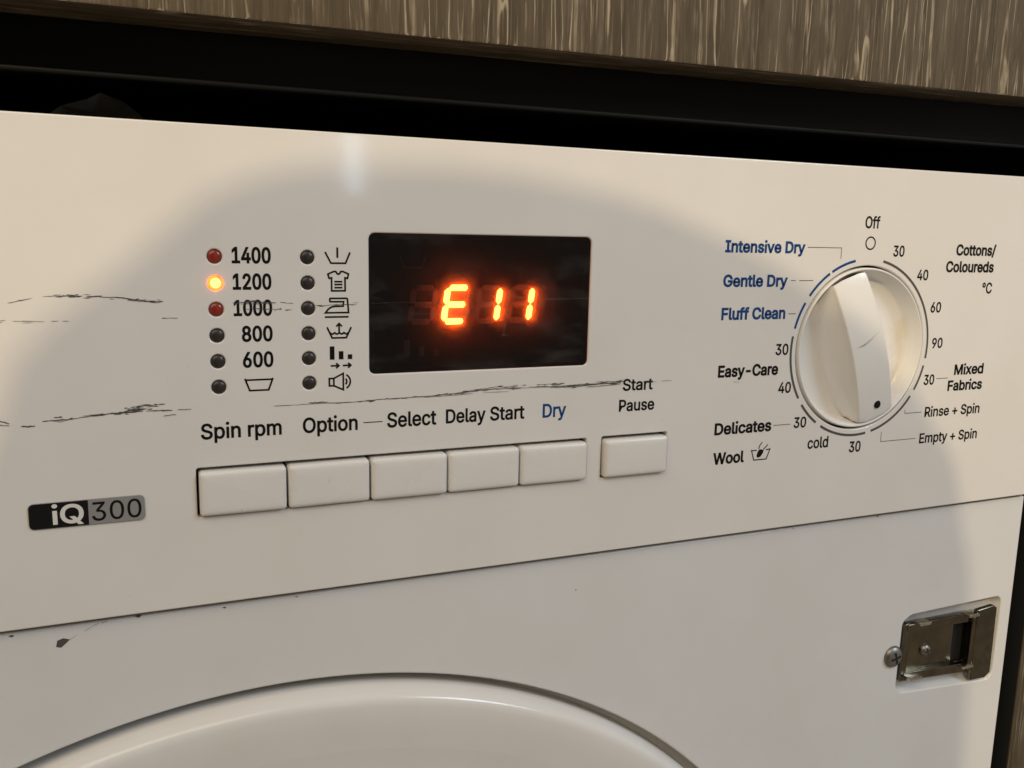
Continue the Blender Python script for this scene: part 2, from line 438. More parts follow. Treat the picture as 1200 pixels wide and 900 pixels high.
GLYPHS = {
'+':(891,[[[426,67,389,67,389,283],[389,499,389,715,426,715],[464,715,501,715,501,499],[501,283,501,67,464,67]],[[337,338,121,338,121,373],[121,409,121,444,337,444],[553,444,768,444,768,409],[768,373,768,338,553,338]]]),
'-':(891,[[[516,481,662,481,662,443],[662,406,662,369,516,369],[370,369,224,369,224,406],[224,443,224,481,370,481]]]),
'/':(490,[[[425,1047,462,1047,354,648],[247,249,140,-150,102,-150],[65,-150,28,-150,136,249],[243,648,350,1047,387,1047]]]),
'0':(891,[[[520,-13,446,-13,371,-13],[308,7,255,47,203,88],[163,146,135,223,108,299],[94,391,94,499,94,607],[108,699,136,776,164,853],[204,912,256,952,309,993],[372,1013,446,1013,519,1013],[583,993,635,952,687,912],[727,853,755,776,783,699],[797,607,797,499,797,391],[783,299,755,223,728,146],[688,88,636,47,583,7]],[[396,97,446,97,494,97],[536,113,570,145,605,177],[631,223,649,283,667,343],[676,415,676,499,676,585],[667,657,649,717,631,777],[605,823,570,855,536,887],[494,903,446,903,396,903],[355,887,320,855,286,823],[260,777,242,717,224,657],[215,585,215,499,215,415],[224,343,242,283,260,223],[286,177,320,145,355,113]]]),
'1':(891,[[[356,0,150,0,150,36],[150,72,150,107,356,107],[562,107,768,107,768,72],[768,36,768,0,562,0]],[[491,1000,542,1000,542,667],[542,333,542,0,501,0],[459,0,417,0,417,294],[417,587,417,881,415,881],[413,881,411,881,331,822],[250,763,169,703,169,749],[169,794,169,839,243,893],[316,946,390,1000,441,1000]]]),
'2':(891,[[[339,0,126,0,126,31],[126,62,126,93,237,212],[349,331,460,450,498,489],[530,525,555,555,580,585],[598,614,611,642,623,669],[630,699,630,730,630,766],[621,797,605,823,588,849],[566,869,537,883,508,896],[476,903,440,903,401,903],[367,895,339,880,310,864],[288,841,273,813,257,784],[250,750,250,711,209,711],[169,711,129,711,129,771],[142,824,169,869,197,915],[234,950,281,976,329,1001],[382,1013,442,1013,502,1013],[555,1001,601,976,647,951],[684,918,710,875,736,833],[749,785,749,732,749,695],[742,659,729,624,716,590],[693,551,660,508,628,466],[583,414,525,353,450,275],[375,197,300,119,300,116],[300,114,300,111,455,111],[610,111,765,111,765,74],[765,37,765,0,552,0]]]),
'3':(891,[[[496,-13,428,-13,367,-13],[312,-3,261,19,210,41],[169,72,138,113,107,153],[89,202,86,259,129,259],[172,259,215,259,218,225],[229,195,249,171,268,147],[294,129,325,116,356,104],[391,98,430,98,471,98],[508,105,541,119,573,134],[599,155,618,183,637,210],[647,244,647,285,647,321],[638,355,621,386,604,416],[577,441,540,459,503,477],[455,487,395,487,366,487],[337,487,308,487,308,520],[308,554,308,588,394,686],[480,783,566,881,566,884],[566,886,566,889,423,889],[280,889,137,889,137,926],[137,963,137,1000,335,1000],[534,1000,732,1000,732,968],[732,937,732,905,627,786],[521,666,415,547,415,554],[415,561,415,568,489,575],[553,567,606,542,659,518],[700,483,729,437,758,392],[772,341,772,285,772,226],[758,175,728,130,699,85],[658,50,607,24,555,-1]]]),
'4':(891,[[[323,207,78,207,78,242],[78,277,78,311,214,541],[349,770,485,1000,527,1000],[569,1000,611,1000,478,775],[346,551,213,326,213,324],[213,322,213,319,413,319],[613,319,812,319,812,282],[812,245,812,207,567,207]],[[594,0,554,0,554,79],[554,159,554,238,554,255],[554,271,554,287,554,400],[554,512,554,624,594,624],[634,624,674,624,674,416],[674,208,674,0,634,0]]]),
'6':(891,[[[507,-13,445,-13,383,-13],[328,1,280,29,231,57],[194,96,166,146,139,196],[125,254,125,318,125,366],[135,417,157,470,178,523],[216,589,270,669,345,779],[421,890,496,1000,542,1000],[587,1000,633,1000,521,838],[409,676,297,513,293,513],[289,513,286,513,295,532],[308,550,324,565,341,581],[361,594,385,603,408,613],[434,617,462,617,523,617],[576,605,621,579,666,554],[701,518,727,471,752,425],[764,371,764,309,764,247],[751,191,723,143,695,94],[657,56,609,28,562,0]],[[406,95,445,95,484,95],[518,105,548,123,577,142],[601,167,618,199,635,232],[644,268,644,309,644,351],[635,388,618,419,601,451],[577,476,548,494,518,512],[484,521,445,521,406,521],[372,513,342,495,312,477],[288,452,271,420,254,389],[246,353,246,311,246,269],[254,232,271,200,288,167],[312,142,342,123,372,105]]]),
'8':(891,[[[512,-13,445,-13,377,-13],[318,-1,266,22,215,46],[175,79,146,121,117,164],[102,212,102,266,102,308],[111,348,128,384,145,420],[169,450,199,474,229,498],[262,513,300,520,300,522],[300,523,300,525,251,537],[212,564,182,605,153,646],[138,694,138,748,138,799],[151,844,178,884,204,924],[240,956,287,979,333,1002],[385,1013,445,1013,504,1013],[556,1002,602,979,648,956],[684,924,710,884,737,844],[750,799,750,748,750,694],[736,647,706,605,677,564],[638,537,591,525,591,523],[591,522,591,520,627,513],[661,498,690,474,720,450],[744,420,761,384,779,348],[788,308,788,266,788,212],[773,164,744,121,715,79],[674,46,623,22,571,-1]],[[400,97,445,97,489,97],[528,104,560,118,592,133],[617,153,635,180,653,206],[662,237,662,272,662,310],[652,342,634,371,615,399],[589,422,556,438,523,454],[486,462,445,462,403,462],[365,454,333,438,300,422],[274,399,255,371,236,342],[227,310,227,272,227,237],[236,206,253,180,271,153],[296,133,329,118,362,104]],[[409,569,445,569,480,569],[512,576,539,590,566,604],[588,624,604,650,620,675],[628,705,628,738,628,772],[620,801,605,826,589,851],[568,870,541,884,513,897],[481,904,445,904,408,904],[376,897,349,884,321,870],[300,851,284,826,269,801],[261,772,261,738,261,705],[269,675,284,650,300,624],[321,604,349,590,377,576]]]),
'9':(891,[[[383,1013,444,1013,506,1013],[562,999,610,971,658,943],[696,904,723,854,751,804],[764,746,764,682,764,634],[754,583,733,530,711,477],[674,411,619,331,544,221],[469,110,394,0,348,0],[302,0,256,0,368,162],[481,324,593,487,596,487],[600,487,604,487,595,468],[582,450,565,435,548,419],[528,406,505,397,481,387],[456,383,428,383,368,383],[315,395,269,421,224,446],[189,482,163,529,138,575],[125,629,125,691,125,754],[139,809,166,858,194,906],[232,944,280,972,328,1000]],[[484,905,444,905,406,905],[372,895,342,877,312,858],[289,833,272,801,255,768],[246,732,246,691,246,650],[255,613,272,581,289,549],[312,524,342,506,372,488],[406,479,444,479,483,479],[518,487,548,505,578,523],[601,548,618,580,635,612],[644,648,644,689,644,731],[635,768,618,800,601,833],[578,858,548,877,518,895]]]),
'C':(1003,[[[577,-13,526,-13,439,-13],[362,7,295,49,228,91],[175,150,137,227,98,303],[79,394,79,499,79,605],[98,696,137,773,175,850],[228,909,295,951,362,993],[439,1013,526,1013,576,1013],[624,1006,669,991,714,977],[754,955,790,926,826,898],[856,863,880,822,904,782],[921,736,930,685,887,685],[845,685,803,685,795,719],[783,749,765,776,748,802],[727,824,702,842,678,860],[650,874,620,883,590,891],[558,896,526,896,464,896],[409,881,361,850,312,819],[274,774,246,715,217,656],[203,584,203,499,203,415],[218,343,246,284,274,225],[313,181,361,150,410,119],[465,104,526,104,558,104],[590,109,620,118,650,127],[678,140,702,158,727,176],[748,198,765,225,783,251],[795,281,803,315,845,315],[887,315,930,315,921,264],[905,219,881,178,857,138],[827,103,791,74,755,46],[714,24,669,9,624,-6]]]),
'D':(987,[[[532,0,430,0,350,0],[269,0,189,0,189,37],[189,75,189,112,266,112],[344,112,422,112,504,112],[571,128,625,159,679,190],[719,235,745,293,771,351],[785,421,785,502,785,582],[771,651,745,709,719,766],[680,811,628,842,576,872],[512,888,434,888,351,888],[267,888,183,888,183,925],[183,963,183,1000,270,1000],[356,1000,443,1000,540,1000],[624,980,693,940,762,900],[815,843,852,769,889,694],[907,605,907,502,907,398],[889,308,852,233,815,158],[760,101,689,60,618,20]],[[203,1000,245,1000,245,667],[245,333,245,0,203,0],[160,0,118,0,118,333],[118,667,118,1000,160,1000]]]),
'E':(823,[[[325,0,118,0,118,333],[118,667,118,1000,323,1000],[528,1000,732,1000,732,963],[732,925,732,888,570,888],[407,888,245,888,245,779],[245,670,245,562,396,562],[547,562,699,562,699,524],[699,487,699,450,547,450],[396,450,245,450,245,337],[245,225,245,112,409,112],[573,112,738,112,738,75],[738,37,738,0,531,0]]]),
'F':(806,[[[160,0,118,0,118,333],[118,667,118,1000,321,1000],[523,1000,726,1000,726,963],[726,925,726,888,565,888],[405,888,245,888,245,774],[245,661,245,547,390,547],[535,547,681,547,681,510],[681,472,681,435,535,435],[390,435,245,435,245,290],[245,145,245,0,203,0]]]),
'G':(1023,[[[608,-13,528,-13,439,-13],[361,7,294,49,226,91],[174,150,136,227,98,304],[79,395,79,499,79,605],[98,696,136,773,174,850],[226,909,293,951,359,993],[435,1013,521,1013,574,1013],[623,1006,669,990,715,974],[756,952,793,922,829,893],[859,859,883,818,907,778],[923,734,932,685,889,685],[845,685,802,685,792,718],[778,747,761,773,744,799],[724,821,700,839,676,858],[650,872,620,882,590,891],[557,896,521,896,462,896],[408,881,360,850,312,819],[274,774,246,715,217,656],[203,584,203,499,203,415],[218,343,246,285,274,226],[313,181,362,150,411,119],[466,104,528,104,585,104],[634,116,678,140,721,164],[754,198,779,242,803,287],[815,338,815,398,828,396],[841,394,854,391,754,391],[655,391,556,391,556,428],[556,466,556,503,684,503],[812,503,940,503,940,466],[940,430,940,393,940,311],[922,239,886,179,851,118],[802,70,740,37,679,3]]]),
'I':(591,[[[217,0,61,0,61,37],[61,75,61,112,118,112],[175,112,232,112,232,371],[232,629,232,888,175,888],[118,888,61,888,61,925],[61,963,61,1000,217,1000],[373,1000,530,1000,530,963],[530,925,530,888,473,888],[416,888,359,888,359,629],[359,371,359,112,416,112],[473,112,530,112,530,75],[530,37,530,0,373,0]]]),
'M':(1235,[[[159,0,118,0,118,333],[118,667,118,1000,178,1000],[238,1000,298,1000,380,789],[463,579,545,368,551,353],[557,335,565,312,572,290],[580,266,588,241,597,215],[604,190,612,165,620,139],[626,117,632,96,623,96],[613,96,604,96,610,116],[617,138,625,162,632,187],[640,212,649,238,657,264],[665,288,672,311,680,334],[687,353,693,368,774,579],[855,789,936,1000,996,1000],[1056,1000,1116,1000,1116,667],[1116,333,1116,0,1074,0],[1033,0,991,0,991,191],[991,381,991,572,991,593],[991,616,992,643,992,669],[992,696,993,725,994,753],[994,783,995,812,996,842],[996,870,997,899,1000,899],[1004,899,1008,899,999,868],[989,836,978,805,968,773],[957,742,947,713,937,684],[928,657,919,633,910,608],[902,588,896,572,821,381],[747,191,672,0,635,0],[599,0,562,0,487,191],[411,381,335,572,329,587],[321,607,313,631,304,655],[295,681,285,710,275,739],[264,769,254,801,243,834],[232,866,220,899,225,899],[229,899,234,899,234,874],[235,847,236,818,237,789],[237,760,238,731,238,701],[238,673,239,646,239,618],[240,594,240,572,240,381],[240,191,240,0,199,0]]]),
'O':(1048,[[[611,-13,525,-13,439,-13],[363,7,296,49,229,91],[176,150,137,227,99,303],[79,394,79,499,79,605],[99,696,137,773,176,850],[229,909,296,951,363,993],[439,1013,525,1013,611,1013],[687,993,754,951,821,909],[873,850,912,773,950,696],[969,605,969,499,969,394],[950,303,912,227,873,150],[821,91,754,49,687,7]],[[465,104,525,104,584,104],[638,119,687,149,735,180],[774,224,803,283,831,342],[846,414,846,499,846,585],[831,658,803,717,774,776],[735,820,687,851,638,881],[584,896,525,896,465,896],[411,881,362,850,314,820],[275,775,246,716,218,657],[203,585,203,499,203,414],[218,342,246,284,275,225],[314,180,362,150,411,119]]]),
'P':(874,[[[160,0,118,0,118,333],[118,667,118,1000,233,1000],[348,1000,462,1000,539,1000],[603,986,653,958,704,930],[741,892,766,845,791,797],[803,743,803,683,803,624],[791,570,766,522,741,474],[704,436,653,407,603,379],[539,365,462,365,380,365],[297,365,215,365,215,402],[215,439,215,477,296,477],[376,477,457,477,509,477],[552,485,584,503,616,521],[640,546,655,577,670,609],[677,644,677,683,677,723],[670,758,655,789,640,820],[616,844,584,862,551,880],[509,889,456,889,386,889],[315,889,245,889,245,592],[245,296,245,0,203,0]]]),
'Q':(1048,[[[538,238,482,313,526,313],[570,313,615,313,652,264],[689,215,726,166,736,153],[745,140,754,128,810,54],[865,-20,921,-94,877,-94],[832,-94,788,-94,752,-45],[715,4,679,52,670,65],[660,77,651,90,595,164]],[[611,-13,525,-13,439,-13],[363,7,296,49,229,91],[176,150,137,227,99,303],[79,394,79,499,79,605],[99,696,137,773,176,850],[229,909,296,951,363,993],[439,1013,525,1013,611,1013],[687,993,754,951,821,909],[873,850,912,773,950,696],[969,605,969,499,969,394],[950,303,912,227,873,150],[821,91,754,49,687,7]],[[465,104,525,104,584,104],[638,119,687,149,735,180],[774,224,803,283,831,342],[846,414,846,499,846,585],[831,658,803,717,774,776],[735,820,687,851,638,881],[584,896,525,896,465,896],[411,881,362,850,314,820],[275,775,246,716,218,657],[203,585,203,499,203,414],[218,342,246,284,275,225],[314,180,362,150,411,119]]]),
'R':(883,[[[160,0,118,0,118,333],[118,667,118,1000,233,1000],[349,1000,464,1000,541,1000],[604,987,655,960,705,934],[743,898,767,851,792,805],[805,752,805,692,805,632],[792,579,767,534,743,488],[705,452,654,427,604,401],[540,389,464,389,372,389],[281,389,189,389,189,426],[189,464,189,501,279,501],[369,501,459,501,511,501],[553,509,585,524,617,540],[641,562,656,591,671,619],[679,653,679,692,679,732],[671,766,656,796,641,825],[617,848,585,864,552,880],[510,889,458,889,387,889],[316,889,245,889,245,592],[245,296,245,0,203,0]],[[743,0,694,0,613,150],[533,300,452,450,500,450],[548,450,595,450,677,300],[759,150,841,0,792,0]]]),
'S':(878,[[[516,-17,440,-17,367,-17],[304,-6,251,18,197,42],[155,75,126,118,96,161],[79,211,75,268,119,268],[162,268,205,268,209,230],[221,198,243,172,264,147],[293,128,327,115,362,103],[399,97,440,97,485,97],[526,104,562,118,598,133],[627,154,648,181,669,207],[679,238,679,274,679,306],[670,332,653,352,635,372],[611,389,582,402,552,415],[518,427,481,437,441,448],[401,459,361,470,278,493],[214,526,169,568,124,611],[102,666,102,732,102,789],[117,838,147,880,178,922],[219,955,270,979,322,1002],[381,1013,446,1013,513,1013],[571,1002,621,978,672,955],[712,923,741,882,771,841],[786,795,788,743,746,743],[705,743,663,743,658,793],[635,832,594,860,553,887],[503,901,442,901,399,901],[362,894,329,880,296,866],[271,847,253,822,235,798],[226,770,226,738,226,704],[237,677,257,656,278,635],[303,618,333,606,362,593],[391,584,417,577,451,567],[485,558,519,549,549,541],[580,531,612,518,645,505],[676,488,705,467,734,446],[757,420,776,388,794,357],[803,318,803,272,803,218],[788,169,760,125,731,81],[690,46,636,21,581,-5]]]),
'W':(1349,[[[354,0,305,0,214,333],[123,667,32,1000,75,1000],[119,1000,162,1000,215,795],[268,590,321,385,329,353],[337,319,345,286,353,252],[360,218,367,184,374,149],[381,114,387,78,382,78],[377,78,372,78,379,114],[385,149,393,184,400,218],[407,252,415,286,423,319],[432,353,440,385,494,590],[548,795,602,1000,650,1000],[698,1000,746,1000,800,795],[854,590,907,385,916,353],[925,319,933,286,940,252],[948,218,956,184,963,149],[970,114,977,78,971,78],[966,78,960,78,966,114],[973,149,981,184,988,218],[995,252,1003,286,1011,319],[1019,353,1028,385,1080,590],[1133,795,1186,1000,1229,1000],[1273,1000,1316,1000,1225,667],[1134,333,1042,0,993,0],[944,0,895,0,838,212],[780,423,723,635,712,677],[701,721,691,769,680,818],[670,872,660,934,669,934],[678,934,687,934,677,875],[668,823,658,776,649,729],[638,682,625,635,568,423],[510,212,453,0,404,0]]]),
'a':(765,[[[357,-17,314,-17,267,-17],[224,-8,186,10,147,27],[116,53,94,88,71,122],[60,163,60,212,60,255],[68,290,85,316,102,343],[124,364,152,380,181,395],[212,406,246,414,281,422],[315,428,350,432,395,438],[431,443,459,446,487,449],[508,454,521,462,535,469],[542,482,542,501,542,502],[542,503,542,505,542,536],[536,562,524,583,513,605],[495,621,471,633,448,645],[419,650,385,650,349,650],[319,645,293,634,268,622],[247,608,231,591,215,574],[204,557,197,538,158,550],[119,561,81,572,98,618],[123,654,154,680,186,707],[222,726,261,738,301,750],[341,756,381,756,408,756],[438,752,470,746,502,739],[533,727,562,708,591,690],[615,664,634,630,652,595],[662,550,662,494,662,329],[662,165,662,0,622,0],[583,0,544,0,544,34],[544,68,544,102,541,102],[538,102,536,102,527,85],[514,67,495,48,477,30],[453,15,423,2,393,-11]],[[305,89,335,89,380,89],[417,98,448,115,479,133],[502,155,518,183,534,211],[542,240,542,271,542,305],[542,339,542,373,537,367],[526,362,510,358,494,353],[476,349,455,346,434,342],[414,339,394,337,374,334],[358,332,345,330,316,327],[289,320,264,312,239,303],[219,290,203,274,188,257],[181,235,181,206,181,181],[187,159,200,142,214,125],[232,112,255,103,278,94]]]),
'b':(834,[[[513,-16,451,-16,405,-16],[368,-8,339,7,310,23],[287,41,271,61,254,82],[242,100,232,115,228,115],[224,115,220,115,220,77],[220,38,220,0,181,0],[142,0,103,0,103,333],[103,667,103,1000,143,1000],[183,1000,223,1000,223,876],[223,752,223,628,226,628],[229,628,232,628,242,642],[254,660,270,680,286,699],[308,717,337,733,366,748],[403,756,450,756,513,756],[567,740,615,709,663,677],[700,633,727,575,754,517],[767,449,767,371,767,292],[754,224,727,166,701,108],[663,63,616,32,568,0]],[[388,92,433,92,479,92],[518,104,549,129,581,153],[605,187,621,229,637,271],[645,319,645,372,645,425],[637,472,621,513,605,555],[582,588,550,612,518,636],[479,648,433,648,387,648],[348,637,317,613,285,590],[262,558,246,517,230,476],[221,428,221,372,221,317],[230,268,246,226,262,184],[286,151,318,128,349,104]]]),
'c':(778,[[[445,-16,407,-16,340,-16],[281,0,230,32,179,64],[139,109,110,167,81,225],[67,292,67,368,67,446],[81,514,110,572,139,630],[179,675,230,707,281,740],[340,756,407,756,444,756],[479,751,511,741,544,732],[573,718,600,700,626,682],[649,659,668,633,687,606],[701,577,711,544,672,534],[634,525,595,515,590,534],[582,552,571,568,560,585],[546,599,531,611,515,623],[496,632,476,639,455,645],[432,648,407,648,358,648],[317,635,285,610,253,584],[229,550,213,508,197,465],[189,419,189,368,189,319],[197,273,213,231,229,189],[253,155,285,130,317,104],[358,91,407,91,433,91],[456,95,477,101,498,108],[516,118,532,130,548,142],[562,157,573,174,584,191],[593,210,598,230,636,221],[675,211,713,201,704,167],[690,137,671,110,652,84],[629,61,602,42,575,23],[545,9,512,-1,480,-11]]]),
'd':(834,[[[430,-16,384,-16,322,-16],[267,0,219,32,171,63],[134,108,107,166,81,224],[67,292,67,371,67,449],[81,517,108,575,135,633],[172,677,220,709,267,740],[322,756,385,756,431,756],[469,748,497,733,526,717],[548,699,565,680,581,660],[594,642,602,628,605,628],[608,628,611,628,611,752],[611,876,611,1000,651,1000],[691,1000,731,1000,731,667],[731,333,731,0,692,0],[653,0,615,0,615,38],[615,77,615,115,611,115],[607,115,603,115,594,100],[581,82,564,61,547,41],[525,23,496,7,467,-8]],[[356,92,402,92,447,92],[486,104,517,128,549,151],[572,184,589,226,605,268],[613,317,613,372,613,428],[605,476,589,517,573,558],[549,590,518,613,486,637],[448,648,402,648,355,648],[316,636,284,612,253,588],[229,555,213,513,197,472],[189,425,189,372,189,319],[197,271,213,229,230,187],[253,153,285,129,317,104]]]),
'e':(794,[[[468,-16,417,-16,344,-16],[282,0,230,32,178,64],[138,109,109,167,81,224],[67,291,67,367,67,444],[81,511,109,569,136,628],[176,673,226,706,277,739],[336,756,403,756,444,756],[484,749,522,735,561,722],[596,700,628,670,659,640],[684,602,702,554,720,506],[730,449,730,381,730,365],[730,349,730,333,535,333],[341,333,147,333,147,367],[147,400,147,434,319,434],[492,434,664,434,646,422],[627,410,609,397,609,447],[601,490,585,528,570,566],[547,595,516,617,486,638],[448,649,403,649,358,649],[320,638,288,616,256,594],[231,565,214,530,197,494],[189,456,189,415,189,393],[189,371,189,349,189,294],[198,247,217,209,236,170],[263,141,297,121,331,101],[371,91,417,91,447,91],[474,95,499,104,523,112],[544,126,561,143,579,160],[592,182,601,207,640,198],[679,188,717,179,706,140],[687,106,659,77,631,48],[596,25,555,9,514,-8]]]),
'f':(499,[[[303,746,448,746,448,711],[448,677,448,643,303,643],[158,643,13,643,13,677],[13,711,13,746,158,746]],[[198,0,158,0,158,283],[158,566,158,848,158,891],[168,926,188,955,208,984],[234,1005,266,1020,298,1034],[332,1042,368,1042,396,1042],[419,1040,437,1036,455,1032],[469,1028,477,1024,467,990],[457,955,447,921,441,923],[433,925,422,928,412,930],[399,932,383,932,346,932],[320,922,303,904,287,886],[279,859,279,823,279,549],[279,274,279,0,238,0]]]),
'i':(328,[[[143,0,103,0,103,249],[103,497,103,746,143,746],[183,746,223,746,223,497],[223,249,223,0,183,0]],[[188,870,164,870,142,870],[122,878,106,894,89,909],[81,928,81,950,81,972],[89,991,106,1006,122,1022],[142,1030,164,1030,188,1030],[207,1022,224,1006,240,991],[248,972,248,950,248,928],[240,909,224,894,207,878]]]),
'l':(372,[[[289,-5,274,-5,216,-5],[173,10,145,40,117,69],[103,111,103,166,103,444],[103,722,103,1000,143,1000],[183,1000,223,1000,223,731],[223,463,223,194,223,160],[228,136,236,122,245,109],[262,102,287,102,299,102],[309,102,315,103,322,104],[328,105,334,107,341,73],[348,39,355,5,345,3],[332,0,318,-2,303,-4]]]),
'm':(1199,[[[143,0,103,0,103,249],[103,497,103,746,142,746],[181,746,220,746,220,691],[221,636,221,581,218,581],[215,581,211,581,222,620],[238,653,260,680,283,706],[309,726,338,739,368,752],[399,759,431,759,486,759],[531,742,565,709,599,676],[621,632,631,579,625,579],[620,579,614,579,623,616],[639,648,663,674,686,701],[715,722,748,737,782,752],[819,759,858,759,902,759],[941,750,977,731,1013,712],[1041,684,1063,646,1084,608],[1095,560,1095,501,1095,334],[1095,167,1095,0,1055,0],[1015,0,974,0,974,166],[974,332,974,499,974,553],[959,591,929,615,898,638],[863,650,823,650,789,650],[760,643,736,629,711,614],[692,595,679,570,666,546],[659,518,659,486,659,324],[659,162,659,0,619,0],[579,0,539,0,539,170],[539,340,539,511,539,552],[525,586,497,611,470,637],[434,650,392,650,363,650],[335,643,310,629,284,616],[263,595,247,568,231,542],[223,508,223,468,223,312],[223,156,223,0,183,0]]]),
'n':(805,[[[223,489,223,446,223,297],[223,149,223,0,183,0],[143,0,103,0,103,249],[103,497,103,746,142,746],[181,746,219,746,220,685],[220,625,220,565,214,565],[208,565,201,565,224,634],[257,682,299,712,341,741],[391,756,447,756,498,756],[542,745,580,724,618,704],[648,672,669,631,691,589],[702,536,702,472,702,315],[702,157,702,0,662,0],[622,0,582,0,582,154],[582,308,582,462,582,521],[567,566,537,598,506,631],[465,647,413,647,377,647],[345,639,316,624,287,608],[265,586,248,556,232,526]]]),
'o':(816,[[[476,-16,407,-16,340,-16],[281,0,230,32,179,64],[139,109,110,167,81,225],[67,292,67,368,67,446],[81,514,110,572,139,630],[179,675,230,707,281,740],[340,756,407,756,476,756],[536,740,587,707,638,675],[678,630,706,572,735,514],[749,446,749,368,749,292],[735,225,706,167,678,109],[638,64,587,32,536,0]],[[358,91,407,91,457,91],[499,104,531,130,564,155],[588,189,604,231,620,273],[628,319,628,368,628,419],[620,465,604,507,588,550],[564,584,531,610,499,635],[457,648,407,648,358,648],[317,635,285,610,253,584],[229,550,213,508,197,465],[189,419,189,368,189,319],[197,273,213,231,229,189],[253,155,285,130,317,104]]]),
'p':(834,[[[143,-281,103,-281,103,62],[103,404,103,746,142,746],[181,746,220,746,220,706],[220,667,220,628,224,628],[228,628,232,628,241,642],[254,660,270,680,286,699],[308,717,337,733,366,748],[403,756,450,756,513,756],[567,740,615,709,663,677],[700,633,727,575,754,517],[767,449,767,371,767,292],[754,224,727,166,701,108],[663,63,616,32,568,0],[513,-16,451,-16,405,-16],[368,-8,339,7,310,23],[288,41,271,61,255,82],[242,100,232,115,229,115],[226,115,223,115,223,-17],[223,-149,223,-281,183,-281]],[[388,92,433,92,479,92],[518,104,549,129,581,153],[605,187,621,229,637,271],[645,319,645,372,645,425],[637,472,621,513,605,555],[582,588,550,612,518,636],[479,648,433,648,387,648],[348,637,317,613,285,590],[262,558,246,517,230,476],[221,428,221,372,221,317],[230,268,246,226,262,184],[286,151,318,128,349,104]]]),
'r':(509,[[[143,0,103,0,103,249],[103,497,103,746,142,746],[181,746,219,746,219,707],[219,669,219,631,222,631],[224,631,227,631,241,668],[265,699,300,722,334,745],[374,756,419,756,428,756],[439,756,451,756,463,755],[472,755,479,754,479,714],[479,674,479,634,475,634],[466,636,452,638,438,639],[423,640,407,640,372,640],[340,633,313,618,285,604],[263,584,247,557,231,531],[223,501,223,466,223,311],[223,155,223,0,183,0]]]),
's':(717,[[[415,-16,358,-16,306,-16],[261,-9,220,7,180,22],[147,45,121,74,96,104],[78,141,70,185,108,193],[146,201,185,209,194,168],[214,138,244,118,274,99],[311,89,356,89,408,89],[450,100,481,122,511,145],[527,171,527,202,527,228],[518,250,499,267,481,284],[453,297,417,305,376,315],[334,324,293,334,226,350],[175,375,142,409,109,443],[92,486,92,538,92,581],[104,619,128,652,152,684],[185,710,226,728,268,747],[315,756,368,756,419,756],[463,748,499,732,535,717],[565,695,588,667,610,639],[627,606,637,570,600,562],[564,553,527,545,518,573],[501,598,477,620,452,643],[416,654,368,654,324,654],[287,643,257,623,228,602],[213,576,213,545,213,517],[223,495,244,478,264,461],[295,448,338,438,375,429],[413,420,451,411,519,395],[569,370,602,337,635,303],[651,261,651,209,651,166],[639,127,614,93,589,59],[555,32,511,13,466,-6]]]),
't':(447,[[[271,746,401,746,401,711],[401,677,401,643,271,643],[142,643,13,643,13,677],[13,711,13,746,142,746]],[[128,678,128,926,168,926],[208,926,248,926,248,681],[248,437,248,192,248,159],[254,135,267,120,281,105],[303,98,335,98,343,98],[352,99,364,100,376,102],[387,104,397,105,404,71],[411,37,419,3,407,-1],[393,-4,377,-5,362,-7],[346,-8,331,-8,266,-8],[216,9,181,42,145,75],[128,122,128,183,128,430]]]),
'u':(806,[[[414,-10,358,-10,308,-10],[264,0,226,21,188,42],[158,73,136,115,114,157],[103,210,103,273,103,431],[103,588,103,746,143,746],[183,746,223,746,223,591],[223,437,223,283,223,225],[239,180,269,147,300,115],[341,99,393,99,429,99],[461,106,490,122,518,137],[540,160,557,190,574,220],[582,257,582,300,582,449],[582,597,582,746,622,746],[662,746,702,746,702,497],[702,249,702,0,663,0],[625,0,586,0,586,60],[586,120,586,181,592,181],[598,181,604,181,581,111],[548,62,505,33,463,4]]]),
'v':(765,[[[361,0,319,0,224,249],[129,497,34,746,78,746],[122,746,166,746,219,599],[272,452,325,305,341,260],[356,215,367,171,379,126],[391,83,404,41,390,41],[376,41,362,41,375,83],[387,126,399,171,410,215],[424,260,440,305,493,452],[546,599,599,746,643,746],[687,746,730,746,635,497],[540,249,445,0,403,0]]]),
'x':(744,[[[87,0,41,0,140,143],[238,286,337,429,337,398],[336,367,336,336,243,473],[150,609,56,746,103,746],[150,746,197,746,228,697],[259,649,290,601,314,564],[334,530,352,498,370,466],[389,435,407,405,387,405],[366,405,345,405,364,435],[382,466,398,498,414,530],[434,564,458,601,490,649],[522,697,554,746,600,746],[645,746,691,746,598,608],[504,470,410,332,410,361],[410,391,410,421,508,281],[606,140,703,0,657,0],[610,0,564,0,527,56],[490,112,454,168,430,203],[410,236,393,267,376,299],[358,328,340,357,360,357],[381,357,402,357,384,328],[367,299,351,267,335,236],[315,203,291,168,254,112],[217,56,180,0,134,0]]]),
'y':(765,[[[100,-276,93,-272,102,-238],[112,-203,121,-168,127,-170],[134,-171,140,-172,164,-177],[185,-178,204,-175,223,-171],[241,-162,256,-145,271,-129],[285,-104,296,-70,304,-47],[312,-25,319,-3,224,247],[129,496,34,746,78,746],[122,746,166,746,219,599],[272,452,325,305,341,260],[355,215,367,170,379,126],[391,83,404,41,390,41],[375,41,361,41,374,83],[386,126,398,171,410,215],[424,260,440,305,494,452],[547,599,600,746,643,746],[687,746,730,746,621,459],[511,172,401,-114,386,-153],[368,-185,347,-210,326,-236],[302,-254,274,-267,246,-279],[215,-285,180,-285,160,-285],[142,-284,127,-281,112,-279]]]),
